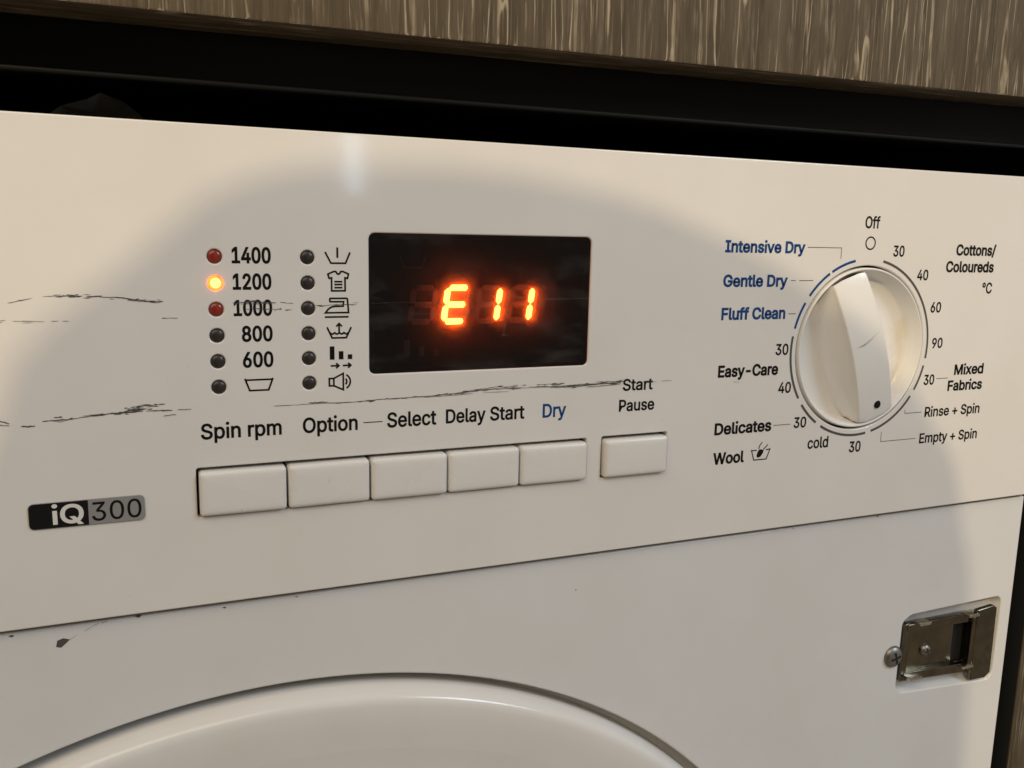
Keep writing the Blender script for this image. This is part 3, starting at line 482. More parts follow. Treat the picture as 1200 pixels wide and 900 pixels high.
'°':(621,[[[353,556,311,556,270,556],[232,566,198,587,163,607],[136,634,115,668,95,702],[85,740,85,781,85,823],[95,861,115,895,136,930],[163,957,198,978,232,998],[270,1008,311,1008,353,1008],[390,998,424,978,458,957],[485,930,506,895,526,861],[536,823,536,781,536,740],[526,702,506,668,485,634],[458,607,424,587,390,566]],[[288,657,311,657,334,657],[355,663,374,674,393,685],[408,700,419,719,431,738],[436,758,436,781,436,804],[431,826,419,845,408,864],[393,879,374,890,355,902],[334,907,311,907,288,907],[267,902,248,890,229,879],[214,864,203,845,191,826],[186,804,186,781,186,758],[191,738,203,719,214,700],[229,685,248,674,267,663]]]),}

# ------------------------------------------------------------------ setting: floor, cabinet opening
FLOOR = -1030.0
DX, DZ, DR = -27.6, -378.9, 272.8        # washing machine door centre and radius
fl = link('floor', raw('floor', [(-4000, -4000, FLOOR), (4000, -4000, FLOOR), (4000, 1200, FLOOR), (-4000, 1200, FLOOR)], [(0, 1, 2, 3)]), M['floor'])
tag(fl, 'plain brownish floor under the washing machine', kind='structure')

tilt = Matrix.Rotation(math.radians(-0.55), 4, 'Y')
wt = link('kitchen_cabinet', box('kitchen_cabinet', -700, 700, -14, 10, 0, 420, 0.9, 2), M['wood'], None, (0, 0, 125.3), tilt)
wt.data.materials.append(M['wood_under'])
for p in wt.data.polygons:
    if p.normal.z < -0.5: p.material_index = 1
tag(wt, 'grey-brown wood-grain cabinet front above the black gap', 'cabinet')
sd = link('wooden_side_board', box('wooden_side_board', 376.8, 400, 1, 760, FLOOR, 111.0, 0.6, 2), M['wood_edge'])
tag(sd, 'brown wood cabinet side panel at the right of the machine', 'cabinet')
# black rail behind the cabinet front, its lower lip tinted lighter as a painted highlight
rail = empty('support_rail', (0, 20, 108.6))
rt = Matrix.Rotation(math.radians(-0.2), 4, 'Y')
link('rail_face', box('rail_face', -700, 374, 10.5, 40, 0, 120, 1.2, 3), M['rail'], rail, (0, 0, 109.0), rt)
link('rail_highlight', box('rail_highlight', -700, 374, 9.4, 12.5, -0.9, 0.9, 0.7, 3), mat('rail_highlight', (0.008, 0.008, 0.0075), 0.5, spec=0.2), rail, (0, 0, 109.0), rt)
link('rail_flange', box('rail_flange', -700, 374, 40.2, 160, 6, 10, 0.6, 2), M['rail'], rail, (0, 0, 109.0), rt)
tag(rail, 'black rail in the gap between cabinet front and machine', 'rail')
cav = link('cabinet_recess', raw('cabinet_recess',
    [(-720, 300, FLOOR), (376.0, 300, FLOOR), (376.0, 300, 300), (-720, 300, 300), (-720, 12, FLOOR), (376.0, 1.3, FLOOR), (376.0, 1.3, 300), (-720, 12, 300)],
    [(0, 1, 2, 3), (1, 5, 6, 2), (4, 0, 3, 7), (3, 2, 6, 7)]), M['gap'])  # black lining puts the gap's shade into the colour
tag(cav, 'inside of the cabinet recess round the machine, coloured black for its deep shade', kind='structure')

# crumpled dark scrap lying on the machine's top edge at the left of the gap
sv, sf = [], []
rs = random.Random(3)
for i in range(9):
    for j in range(5):
        a = i / 8; h = math.sin(math.pi * a) * (14 - 2.2 * j) * (0.75 + 0.5 * rs.random())
        sv.append((-98 + 42 * a + rs.uniform(-1.5, 1.5), 16 + j * 6, 91 + max(0, h) * .75))
for i in range(8):
    for j in range(4): sf.append((i * 5 + j, i * 5 + j + 1, i * 5 + j + 6, i * 5 + j + 5))
scr = link('foil_scrap', raw('foil_scrap', sv, sf), mat('dull_foil', (0.075, 0.068, 0.05), 0.6, spec=0.3))
tag(scr, 'dark crumpled scrap in the black gap at the upper left', 'scrap')

# ------------------------------------------------------------------ washing machine
wm = empty('washing_machine', (DX, 300, FLOOR))
tag(wm, 'white built-in washer dryer with scuffed control panel and red E11 display', 'washing machine')
XL, XR = DX - 394, 366.0
ZT, ZB = 94.6, -69.6
KX, KZ = 239.17, 12.61

# buttons' slots, display opening, dial hole and lamp holes are cut through the fascia
disp = rounded(rect(7.2, 10.2, 96.2, 60.9), 2.2, 4)
slot5 = rounded(rect(-53.4, -37.4, 97.2, -19.9), 1.0, 3)
slot1 = rounded(rect(104.0, -37.5, 135.6, -19.8), 1.0, 3)
LEDZ = [52.07 - 8.822 * i for i in range(6)]
led_at = [(-44.95, z) for z in LEDZ] + [(-14.4, z) for z in LEDZ]
holes = [disp, slot5, slot1, circle(KX, KZ, 38.2, 128)] + [circle(x, z, 2.42, 24) for x, z in led_at]
panel = link('control_panel', plate('control_panel', rounded(rect(XL, ZB, XR, ZT), 0.8, 3), holes, 0, 5.0, 0.55, 4), M['fascia'], wm)
link('inner_backing', box('inner_backing', XL + 2, XR - 2, 12, 14, ZB - 2, ZT - 2), M['dark'], wm)
body = link('housing', box('housing', XL + 1, XR - 1, 20, 290, FLOOR + 20, ZT - 6, 2), mat('housing_grey', (0.12, 0.12, 0.12), 0.6), wm)

# lower front sheet with the door opening and the embossed latch recess
FY = 3.0
emb = rounded([(286.5, -131.5), (292, -128.3), (357.5, -127.3), (357, -175.5), (290, -171.0), (286, -167.5)], [4, 4, 4, 5, 4, 4], 5)
front = link('front_panel', plate('front_panel', rounded(rect(XL, FLOOR + 60, XR, ZB - 1.9), 0.8, 3), [circle(DX, DZ, DR, 256), emb], FY, 4.0, 0.9, 4), M['front'], wm)
# recess loft
cx_, cz_ = 318, -152
inner = [(cx_ + (x - cx_) * 0.945, cz_ + (z - cz_) * 0.92) for x, z in emb]
k = len(emb)
vv_ = []
prof = [(0.0, 0.0), (0.12, 0.6), (0.5, 2.6), (0.85, 4.3), (1.0, 4.6)]
for f_, dy in prof:
    vv_ += [(a[0] + (b_[0] - a[0]) * f_, FY + 0.9 + dy, a[1] + (b_[1] - a[1]) * f_) for a, b_ in zip(emb, inner)]
ff_ = [(q * k + i, q * k + (i + 1) % k, (q + 1) * k + (i + 1) % k, (q + 1) * k + i) for q in range(4) for i in range(k)]
ff_.append(tuple(4 * k + i for i in range(k)))
link('latch_recess', raw('latch_recess', vv_, ff_, True, 60), M['front'], front)

# --- porthole door
door = link('door', lathe('door', [(276, 13), (268.6, 13), (268.3, 12.6), (268.5, 4.4), (268.3, 3.7), (267.9, 2.6), (266.5, -0.9), (265.8, -1.9), (264.9, -2.5), (263.6, -2.9), (262, -3.05), (256, -2.8), (250, -2.2), (244, -1.6)], 256), M['door'], wm, (DX, 0, DZ))
link('door_cover', lathe('door_cover', [(244.02, -1.6), (236, -0.5), (200, 2.5), (120, 5.0), (0, 6.0)], 192), M['door'], door, (DX, 0, DZ))

# --- display
dw = link('display', plate('display', disp, [rounded(rect(9.0, 12.0, 94.4, 59.1), 1.2, 3)], 1.0, 1.2, 0.25, 2), M['housing'], wm)
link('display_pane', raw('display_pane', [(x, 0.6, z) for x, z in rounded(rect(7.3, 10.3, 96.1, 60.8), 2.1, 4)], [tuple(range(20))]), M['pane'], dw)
link('display_tray', plate('display_tray', rounded(rect(5, 8, 98, 63), 1, 2), [], 3.2, 1.5, 0.2), M['housing'], dw)
SEGY = 2.1
H_, WD, SL, TH = 12.4, 8.2, 0.135, 2.15      # digit height, width, slant, stroke
# apparent place on the pane is pushed back along the view to the depth of the digits
def back(x, z, y):
    t = (y + 310.84) / 310.84
    return (-68.547 + (x + 68.547) * t, 61.526 + (z - 61.526) * t)
def seg_shape(name):
    g = 0.14; h = H_ / 2; t = TH / 2
    def hor(z, a, b_): return [(a + t * .4 + g, z), (a + t + g, z + t), (b_ - t - g, z + t), (b_ - t * .4 - g, z), (b_ - t - g, z - t), (a + t + g, z - t)]
    def ver(x, a, b_): return [(x, a + g), (x - t, a + t + g), (x - t, b_ - t - g), (x, b_ - g), (x + t, b_ - t - g), (x + t, a + t + g)]
    d = {'a': hor(H_, 0, WD), 'g': hor(h, 0, WD), 'd': hor(0, 0, WD), 'f': ver(0, h, H_), 'e': ver(0, 0, h), 'b': ver(WD, h, H_), 'c': ver(WD, 0, h)}
    return [(x + SL * z, z) for x, z in d[name]]
lit = {1: 'adefg', 2: 'bc', 3: 'bc'}
bases = [(22.4, 28.95), (35.25, 28.95), (47.95, 28.85), (61.3, 28.85)]
for di, (bx_, bz_) in enumerate(bases):
    ox, oz = back(bx_, bz_, SEGY)
    for s in 'abcdefg':
        pts = [(ox + x * 1.012, oz + z * 1.012) for x, z in seg_shape(s)]
        on = s in lit.get(di, '')
        me = plate('segment', pts, [], SEGY - (0.25 if on else 0), 0.5, 0.05, 1)
        sg = link('segment', me, M['seg_on'] if on else M['seg_off'], dw)
        if on: sg['label'] = 'segment glowing red-orange'
for (x0, z0, x1, z1) in [(20.2, 16.3, 22.3, 22.3), (25.9, 16.2, 27.9, 19.7), (31.5, 16.0, 33.5, 18.4)]:
    a, b_ = back(x0, z0, SEGY), back(x1, z1, SEGY)
    link('bar_symbol', plate('bar_symbol', rect(a[0], a[1], b_[0], b_[1]), [], SEGY, 0.4, 0.04, 1), M['seg_off'], dw)
pr = Print(SEGY)
pr.ribbon([back(*q, SEGY) for q in [(18.6, 52.6), (20.2, 48.7), (26.6, 48.7), (28.2, 52.6)]], 0.35)
link('tub_symbol', pr.mesh('tub_symbol'), M['seg_off'], dw)
for z in (33.0, 37.6):
    c = back(47.4 + SL * (z - 29), z, SEGY)
    link('colon_dot', plate('colon_dot', circle(c[0], c[1], 0.6, 12), [], SEGY, 0.4, 0.04, 1), M['seg_off'], dw)
# fine pale scratches on the pane
pr = Print(0.57)
def jag(pts, n, amp, rnd):
    out = []
    for (a, b_), (c, d) in zip(pts, pts[1:]):
        for j in range(n): t = j / n; out.append((a + (c - a) * t + rnd.uniform(-amp, amp), b_ + (d - b_) * t + rnd.uniform(-amp, amp)))
    out.append(pts[-1]); return out
r2 = random.Random(11)
for pts, w in [([(8, 35.9), (20, 36.2), (34, 35.6)], .10), ([(60.3, 38.8), (65.6, 37.5), (70, 37.2)], .16), ([(61.4, 31.5), (60.2, 26.5), (59.6, 22.5)], .13), ([(76, 37), (96, 36.8)], .10), ([(58, 23.6), (61.5, 23.2)], .12),
               ([(22, 32.3), (34, 31.5)], .08), ([(73.5, 35.0), (76.2, 35.1)], .14), ([(73.8, 34.0), (76.0, 34.2)], .14), ([(74.2, 36.0), (76.5, 35.9)], .12), ([(44, 41.3), (49, 40.8)], .1)]:
    q = jag(pts, 5, .12, r2); pr.ribbon(q, w * .8, taper=[r2.uniform(.3, 1.1) for _ in q])
link('pane_scratches', pr.mesh('pane_scratches'), M['scratch_lt'], dw)

# --- push buttons
def button_mesh(w, h):
    """moulded key: flat face, soft edges, its sides running back into the slot"""
    levels = [(0.0, 7.0), (0.0, -0.9), (0.12, -1.5), (0.45, -2.0), (0.95, -2.28), (1.8, -2.42), (3.4, -2.5)]
    vs_, fs = [], []
    base = None
    for ins, y in levels:
        lp = rounded(rect(-w / 2 + ins, -h / 2 + ins, w / 2 - ins, h / 2 - ins), max(0.35, 1.15 - ins * 0.3), 4)
        base = len(lp); vs_ += [(x, y, z) for x, z in lp]
    for q in range(len(levels) - 1):
        for i in range(base): fs.append((q * base + i, q * base + (i + 1) % base, (q + 1) * base + (i + 1) % base, (q + 1) * base + i))
    fs.append(tuple((len(levels) - 1) * base + i for i in range(base)))
    me = raw('button', vs_, fs)
    bm = bmesh.new(); bm.from_mesh(me); bmesh.ops.recalc_face_normals(bm, faces=bm.faces); bm.to_mesh(me); bm.free()
    return finish(me, True, 50)
bmesh5 = button_mesh(29.25, 15.7)
for i, nm in enumerate(['spin speed button', 'option button', 'select button', 'delay start button', 'dry button']):
    link('button', bmesh5, M['button'], wm, (-37.95 + 29.98 * i, [0, .15, -.1, .2, .05][i], -29.0), Matrix.Rotation(math.radians([0.25, -0.2, 0.1, -0.15, 0.2][i]), 4, 'Y'))
link('button', button_mesh(30.0, 15.9), M['button'], wm, (119.85, 0, -29.1))
link('button_well', box('button_well', -56, 138, 8.5, 9.5, -40, -18), M['dark'], wm)

# --- indicator lamps
def dome(r=2.3, h=1.0, n=24):
    pr_ = [(r, 3.5), (r, 0.55)] + [(r * math.cos(a), 0.55 - h * math.sin(a)) for a in (0.25, 0.5, 0.75, 1.0, 1.25)] + [(0, 0.55 - h)]
    return lathe('indicator_lamp', pr_, n, 50)
dome_me = {}
for i, (x, z) in enumerate(led_at):
    kind = {0: 'led_red', 1: 'led_on', 2: 'led_red'}.get(i, 'led_off')
    if kind not in dome_me:
        dome_me[kind] = dome(h=1.25 if kind == 'led_on' else 1.0); dome_me[kind].materials.append(M['led_rim' if kind == 'led_on' else kind])
    o = link('indicator_lamp', dome_me[kind], None, wm, (x, 0, z))
    if kind == 'led_on':
        link('lamp_core', lathe('lamp_core', [(1.72, -0.2), (1.70, -0.78), (1.3, -0.98), (0, -1.06)], 24, 60), M['led_core'], o, (x, 0, z))
    if kind != 'led_off': o['label'] = 'lit orange indicator lamp' if kind == 'led_on' else 'red indicator lamp'

# --- programme dial
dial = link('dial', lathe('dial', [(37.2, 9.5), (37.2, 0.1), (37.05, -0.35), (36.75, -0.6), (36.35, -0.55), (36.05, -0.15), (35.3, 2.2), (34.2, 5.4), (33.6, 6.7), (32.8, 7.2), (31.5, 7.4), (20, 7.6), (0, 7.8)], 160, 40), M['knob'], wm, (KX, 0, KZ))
NT, NW = 36, 10
LEN = 34.9
gv, gf = [], []
prof_w = [(1.0, 0.0), (1.0, 0.10), (0.93, 0.55), (0.70, 0.85), (0.0, 1.0)]   # (how far towards the base, unused)
sec = None
for i in range(NT + 1):
    t = -1 + 2 * i / NT
    zz = t * LEN
    wt_ = 10.2 - 0.4 * t
    wb_ = wt_ + 7.6 * (1 - abs(t) ** 2.2)
    top = -0.75 - 4.3 * (1 - abs(t) ** 1.9)
    if abs(zz) > 1e-6:
        lim = math.sqrt(max(0.0, 35.0 ** 2 - zz * zz)) + 0.6
    row = []
    for sgn in (-1, 1):
        sidept = []
        for q in range(7):
            f_ = q / 6
            x = wb_ + (wt_ - wb_) * f_ + 0.5 * math.sin(math.pi * f_)
            y = 7.6 + (top + 0.9 - 7.6) * f_
            sidept.append((x, y))
        sidept += [(wt_ - 0.12, top + 0.35), (wt_ - 0.45, top + 0.06), (wt_ - 1.0, top), (wt_ * 0.5, top - 0.25)]
        if sgn < 0: row += [(-x, y) for x, y in sidept]
        else: row += [(x, y) for x, y in reversed(sidept)]
    sec = len(row)
    for x, y in row:
        r_ = math.hypot(x, zz); mxr = 35.2 if y < 1 else 35.2 - (y - 1) * 0.33
        s_ = min(1.0, mxr / r_) if r_ > 0 else 1.0
        gv.append((x * s_, y, zz * s_))
for i in range(NT):
    for q in range(sec - 1): gf.append((i * sec + q, i * sec + q + 1, (i + 1) * sec + q + 1, (i + 1) * sec + q))
gf.append(tuple(range(sec))); gf.append(tuple(NT * sec + q for q in range(sec)))
gme = raw('grip', gv, gf)
bm = bmesh.new(); bm.from_mesh(gme); bmesh.ops.recalc_face_normals(bm, faces=bm.faces); bm.to_mesh(gme); bm.free()
finish(gme, True, 38)
DROT = Matrix.Rotation(math.radians(-19.3), 4, 'Y')
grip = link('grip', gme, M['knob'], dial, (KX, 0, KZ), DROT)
link('pointer_dot', lathe('pointer_dot', [(1.95, -0.7), (1.9, -2.75), (1.6, -2.82), (0, -2.82)], 24), M['ink'], dial, (KX, 0, KZ), DROT @ Matrix.Translation(Vector((0.9, 0.05, -28.3)) * U))
pr = Print(-5.36)
r3 = random.Random(5)
for pts, w in [([(-7.5, 3.4), (-2.5, 3.8), (2, 4.8), (7.5, 6.4)], .20), ([(-6, 2.9), (-1, 3.9)], .22), ([(-3.5, 2.6), (3, 4.6)], .12)]:
    q = jag(pts, 6, .12, r3); pr.ribbon(q, w, taper=[max(.15, math.sin(math.pi * (i + .5) / len(q)) * r3.uniform(.4, 1.1)) for i in range(len(q))])
link('grip_scratches', pr.mesh('grip_scratches'), M['scuff'], dial, (KX, 0, KZ), DROT)

# --- name badge
badge = link('badge', plate('badge', rounded(rect(-104.7, -36.1, -70.0, -27.4), 1.6, 4), [], -0.45, 0.6, 0.15, 2), M['badge_grey'], wm)
pr = Print(-0.50); pr.poly([rounded(rect(-104.55, -35.95, -87.2, -27.55), [1.5, 0, 0, 1.5], 4)])
link('badge_field', pr.mesh('badge_field'), M['badge_black'], badge)
link('badge_lettering', text('iQ', -97.9, -88.6, -34.9, 6.5, 0.50, -0.52), M['badge_white'], badge)
link('badge_lettering', text('300', -86.2, -71.1, -34.9, 6.4, 0.10, -0.50), M['ink'], badge)

# ------------------------------------------------------------------ printing on the fascia
REG, NUM, BOLD = 0.36, 0.34, 0.55
TEXTS = [
 ('1400', -39.48, -26.70, 49.85, 5.5, .44, 'ink'), ('1200', -39.40, -26.70, 41.00, 5.5, .44, 'ink'), ('1000', -39.35, -26.65, 32.10, 5.5, .44, 'ink'),
 ('800', -36.94, -26.70, 23.25, 5.5, .44, 'ink'), ('600', -36.86, -26.65, 14.30, 5.5, .44, 'ink'),
 ('Spin rpm', -51.3, -24.4, -9.95, 5.5, REG, 'ink'), ('Option', -17.03, 2.7, -10.05, 5.6, REG, 'ink'), ('Select', 13.7, 32.7, -10.05, 5.7, REG, 'ink'),
 ('Delay', 36.5, 52.6, -9.95, 5.5, REG, 'ink'), ('Start', 54.5, 69.0, -10.0, 5.5, REG, 'ink'), ('Dry', 76.9, 87.2, -10.2, 5.6, REG, 'blue_ink'),
 ('Start', 112.9, 127.2, -1.15, 4.95, REG, 'ink'), ('Pause', 111.5, 128.4, -9.8, 5.0, REG, 'ink'),
 ('Off', 234.9, 243.6, 67.5, 5.4, NUM, 'ink'), ('30', 253.2, 260.0, 55.0, 5.1, NUM, 'ink'), ('40', 269.4, 276.4, 44.1, 5.0, NUM, 'ink'),
 ('60', 280.1, 286.8, 28.7, 5.05, NUM, 'ink'), ('90', 283.3, 290.2, 11.4, 5.0, NUM, 'ink'), ('30', 280.4, 287.2, -6.55, 5.1, NUM, 'ink'),
 ('Cottons/', 293.0, 319.6, 55.9, 5.35, BOLD, 'ink'), ('Coloureds', 287.4, 319.4, 47.9, 5.35, BOLD, 'ink'), ('°C', 313.0, 319.7, 37.6, 5.4, NUM, 'ink'),
 ('Mixed', 300.1, 320.1, -2.4, 5.3, BOLD, 'ink'), ('Fabrics', 296.7, 320.3, -10.3, 5.3, BOLD, 'ink'),
 ('Rinse + Spin', 283.1, 320.5, -22.6, 5.1, NUM, 'ink'), ('Empty + Spin', 281.3, 320.6, -35.7, 5.1, NUM, 'ink'),
 ('Intensive Dry', 159.5, 201.8, 55.8, 5.2, BOLD, 'blue_ink'), ('Gentle Dry', 159.5, 193.4, 41.3, 5.25, BOLD, 'blue_ink'), ('Fluff Clean', 159.6, 193.5, 27.2, 5.3, BOLD, 'blue_ink'),
 ('30', 189.7, 196.7, 11.1, 5.05, NUM, 'ink'), ('Easy-Care', 159.7, 191.8, 2.3, 5.3, BOLD, 'ink'), ('40', 192.7, 199.7, -6.2, 5.0, NUM, 'ink'),
 ('Delicates', 159.7, 190.3, -23.2, 5.4, BOLD, 'ink'), ('30', 202.9, 210.0, -22.8, 5.05, NUM, 'ink'), ('Wool', 159.9, 176.4, -36.5, 5.4, BOLD, 'ink'),
 ('cold', 211.8, 223.9, -33.2, 5.4, NUM, 'ink'), ('30', 236.9, 243.9, -36.8, 5.3, NUM, 'ink')]
for body_, x0, x1, z, cap, w, ink in TEXTS:
    link('lettering', text(body_, x0, x1, z, cap, w), M[ink], panel)

def sign(name, strokes=(), fills=(), ink='ink', w=0.62, dots=()):
    pr = Print(-0.07)
    for s in strokes:
        closed = s[0] == 'c'; pts = s[1:] if closed else s
        pr.ribbon(pts, w, closed=closed)
    for f_ in fills: pr.poly([f_])
    return link(name, pr.mesh(name), M[ink], panel)
def arc(cx, cz, r, a0, a1, n=14): return [(cx + r * math.cos(math.radians(a0 + (a1 - a0) * i / n)), cz + r * math.sin(math.radians(a0 + (a1 - a0) * i / n))) for i in range(n + 1)]

sign('prewash_symbol', [[(-8.3, 54.0), (-6.3, 50.15), (-1.15, 50.15), (0.45, 53.95)]], [rect(-4.35, 52.0, -3.68, 55.6)])
sign('shirt_symbol', [['c', (-7.4, 46.35), (-5.4, 47.25), (-4.65, 47.25), (-4.2, 46.55), (-3.75, 46.3), (-3.3, 46.55), (-2.85, 47.25), (-2.1, 47.25), (-0.15, 46.4), (-0.55, 44.85), (-1.4, 45.05), (-1.4, 40.5), (-6.15, 40.5), (-6.15, 45.05), (-7.0, 44.85)],
      [(-5.2, 43.7), (-2.35, 43.7)], [(-5.2, 42.7), (-2.35, 42.7)], [(-5.2, 41.6), (-2.35, 41.6)]])
sign('iron_symbol', [['c', (-6.75, 37.85), (-1.0, 37.85), (-0.62, 37.6), (-0.25, 32.8), (-8.45, 32.8), (-7.4, 34.1), (-6.2, 34.85), (-5.0, 35.05), (-2.15, 35.1), (-2.0, 36.65), (-6.75, 36.7), (-6.9, 37.3)], [(-8.7, 31.3), (-0.25, 31.3)]])
wv = []
for q in range(4):
    wv += [(-6.95 + 1.66 * q + 1.66 * i / 5, 25.75 - 0.55 * math.sin(math.pi * i / 5)) for i in range(6)]
sign('rinse_symbol', [[(-7.95, 27.7), (-6.2, 23.85), (-1.15, 23.85), (0.65, 27.6)], wv, [(-3.68, 26.0), (-3.68, 28.7)], [(-4.7, 27.9), (-3.68, 28.95), (-2.65, 27.9)]])
sign('time_symbol', [[(-6.85, 13.85), (-4.0, 13.85)], [(-4.9, 14.75), (-3.9, 13.85), (-4.9, 12.95)], [(-2.5, 13.85), (0.35, 13.85)], [(-0.6, 14.75), (0.4, 13.85), (-0.6, 12.95)]], [rect(-7.1, 16.1, -5.45, 20.85), rect(-3.9, 16.1, -2.25, 19.05), rect(-0.7, 16.1, 0.9, 17.8)])
sign('speaker_symbol', [['c', (-7.4, 9.3), (-5.8, 9.3), (-5.8, 6.65), (-7.4, 6.65)], [(-5.8, 9.3), (-2.4, 11.0), (-2.4, 5.05), (-5.8, 6.65)], arc(-2.6, 8.0, 1.45, -45, 45, 8), arc(-2.6, 8.0, 2.75, -62, 62, 12)])
sign('tub_symbol', [[(-36.35, 10.5), (-34.85, 6.3), (-28.5, 6.3), (-26.95, 10.45)], [(-36.0, 10.0), (-27.2, 10.0)]])
sign('hand_wash_symbol', [[(180.2, -31.2), (181.8, -36.0), (188.7, -36.0), (190.6, -31.15)], [(180.4, -31.6), (183.2, -31.6)], [(184.2, -31.0), (184.6, -29.6), (185.9, -28.0)], [(186.6, -31.6), (189.2, -29.3)], [(188.2, -31.7), (190.4, -31.5)]],
     [[(183.2, -34.4), (183.6, -32.6), (184.6, -31.2), (186.0, -31.4), (187.0, -32.0), (186.6, -33.2), (185.4, -34.7), (184.0, -35.1)]], w=0.5)
sign('off_mark', [['c'] + circle(239.0, 60.9, 2.75, 28)], w=0.66)
sign('dash_mark', [[(4.8, -7.55), (11.95, -7.55)]], w=0.34)
for pts in [[(203.2, 58.55), (222.35, 58.55), (222.35, 53.7)], [(195.3, 44.0), (197.9, 44.0)], [(199.8, 44.0), (207.6, 44.0)], [(195.2, 29.4), (199.3, 29.4)], [(288.5, -3.65), (296.2, -3.65)],
            [(270.0, -18.0), (270.0, -19.9), (280.9, -19.9)], [(256.2, -28.1), (256.2, -32.9), (278.5, -32.9)], [(191.4, -20.75), (201.0, -20.75)]]:
    sign('leader_line', [pts], ink='grey_ink', w=0.30)
for a0, a1, ink in [(78.1, -8.3, 'grey_ink'), (-13.3, -30.9, 'grey_ink'), (-35.9, -75.7, 'grey_ink'), (-80.4, -120.3, 'grey_ink'), (-125.2, -142.9, 'grey_ink'), (-148.1, -189.4, 'grey_ink'), (165.7, 148.4, 'blue_ink'), (143.2, 122.9, 'blue_ink'), (120.9, 101.3, 'blue_ink')]:
    sign('ring_segment', [arc(KX, KZ, 41.0, a0, a1, 28)], ink=ink, w=1.15)

# ------------------------------------------------------------------ scuffs and chips
rs = random.Random(21)
def scuff(paths, y, parent, name='scuff_mark', ink='scuff'):
    pr = Print(y)
    for pts, w, gap in paths:
        w *= 1.0
        q = jag(pts, 9, w * 0.28, rs)
        i = 0
        while i < len(q) - 2:
            ln = rs.randint(4, 12); sub = q[i:i + ln]
            if len(sub) > 2 and rs.random() > gap:
                pk = rs.uniform(.45, 1.0)
                pr.ribbon(sub, w, taper=[pk * (0.12 + math.sin(math.pi * (j + .5) / len(sub)) ** 0.7 * rs.uniform(.5, 1.1)) for j in range(len(sub))])
            i += max(2, ln - 2)
        if gap < .3 and len(q) > 12:           # broken flecks beside the streak
            for _ in range(int(len(q) * .5)):
                c0 = rs.choice(q); L_ = rs.uniform(.5, 3.2); dz = rs.gauss(0, .28); x_ = c0[0] + rs.uniform(-2, 2)
                fl_ = [(x_ + L_ * j / 4, c0[1] + dz + rs.uniform(-.06, .06)) for j in range(5)]
                ww = rs.uniform(.10, .34)
                pr.ribbon(fl_, ww, taper=[.15, rs.uniform(.6, 1), 1, rs.uniform(.4, .9), .1])
    return link(name, pr.mesh(name), M[ink], parent)
# long streak under the display
scuff([([(-12, 0.5), (3, 0.4), (14, 0.9)], .38, .1), ([(-27, .4), (-12, .5)], .25, .45), ([(14, .8), (28, 1.0), (42, 1.7), (49, 2.6), (57, 3.3), (66, 2.8)], .42, .0), ([(40, 1.3), (52, 2.5), (60, 2.5), (66, 2.2)], .36, .15),
       ([(28, .7), (38, .9), (50, 1.3), (62, 1.2)], .24, .35), ([(72, 2.4), (84, 2.2), (96, 2.6), (110, 2.3)], .50, .0), ([(74, 3.4), (80, 3.3), (85, 2.6)], .34, .1), ([(80, 1.9), (92, 1.8), (104, 2.6), (112.5, 2.4)], .40, .15),
       ([(100, 3.2), (108, 3.0), (113, 2.8)], .46, .0), ([(96, 1.3), (112, 1.9)], .34, .2), ([(122, 2.3), (129, 2.0)], .3, .1), ([(131, 2.3), (136.5, 2.3)], .22, .1), ([(-15, .9), (-8, 1.0)], .6, .2), ([(66, 2.6), (78, 1.6)], .22, .3)], -0.12, panel)
scuff([([(-111, .3), (-108, -.6)], .5, .0), ([(-105, -1.9), (-101, -1.8)], .6, .0), ([(-99, -.5), (-92, -.4), (-84, .6), (-76, 1.0), (-66, 1.0)], .42, .05), ([(-95.5, .5), (-93, .6)], .4, .0), ([(-74.5, .4), (-72.6, 2.6), (-68, 3.1), (-64.5, 2.6)], .26, .0),
       ([(-74, 1.2), (-71, 2.4), (-69, 1.4)], .3, .0), ([(-73, 1.0), (-72, 2.8), (-71.4, 1.1), (-70.4, 2.7)], .2, .0), ([(-66, 1.1), (-60, .9)], .5, .0), ([(-58.5, .9), (-54, 1.0)], .3, .0), ([(-63, -.9), (-59, -.6)], .32, .0), ([(-111, -1), (-108, -1.2)], .4, .0)], -0.12, panel)
scuff([([(-106, 37.2), (-97.5, 39.1), (-92, 39.3), (-85, 39.3)], .28, .1), ([(-84, 39.2), (-74, 38.6), (-66, 37.5), (-63.5, 37.4)], .36, .0), ([(-72, 37.9), (-64, 37.2)], .42, .0), ([(-62, 31.8), (-57.2, 31.8)], .26, .0)], -0.12, panel)
scuff([([(-109, 31.9), (-97, 31.3), (-92, 31.2)], .26, .25), ([(-111, 30.6), (-104, 31.4)], .22, .3)], -0.115, panel, ink='scuff_pale')
scuff([([(-39.5, 36.6), (-31, 37.0), (-25.3, 36.5)], .42, .0), ([(-38.5, 36.3), (-26, 36.2)], .22, .1), ([(-34, 34.6), (-25, 34.3), (-23.3, 34.4)], .26, .0), ([(-24, 36.7), (-19.5, 36.2)], .28, .2), ([(-11, 35.2), (-4, 35.7), (2.6, 35.6)], .20, .2), ([(-9, 35.2), (-2.5, 35.2)], .16, .3), ([(1.4, 36.3), (3.2, 36.2)], .2, .2)], -0.12, panel)
scuff([([(168, 0.2), (171, -0.1)], .2, .0)], -0.115, panel, ink='scuff_pale')
scuff([([(-22, 31.5), (-16, 30.3)], .22, .2)], -0.115, panel, ink='scuff_pale')
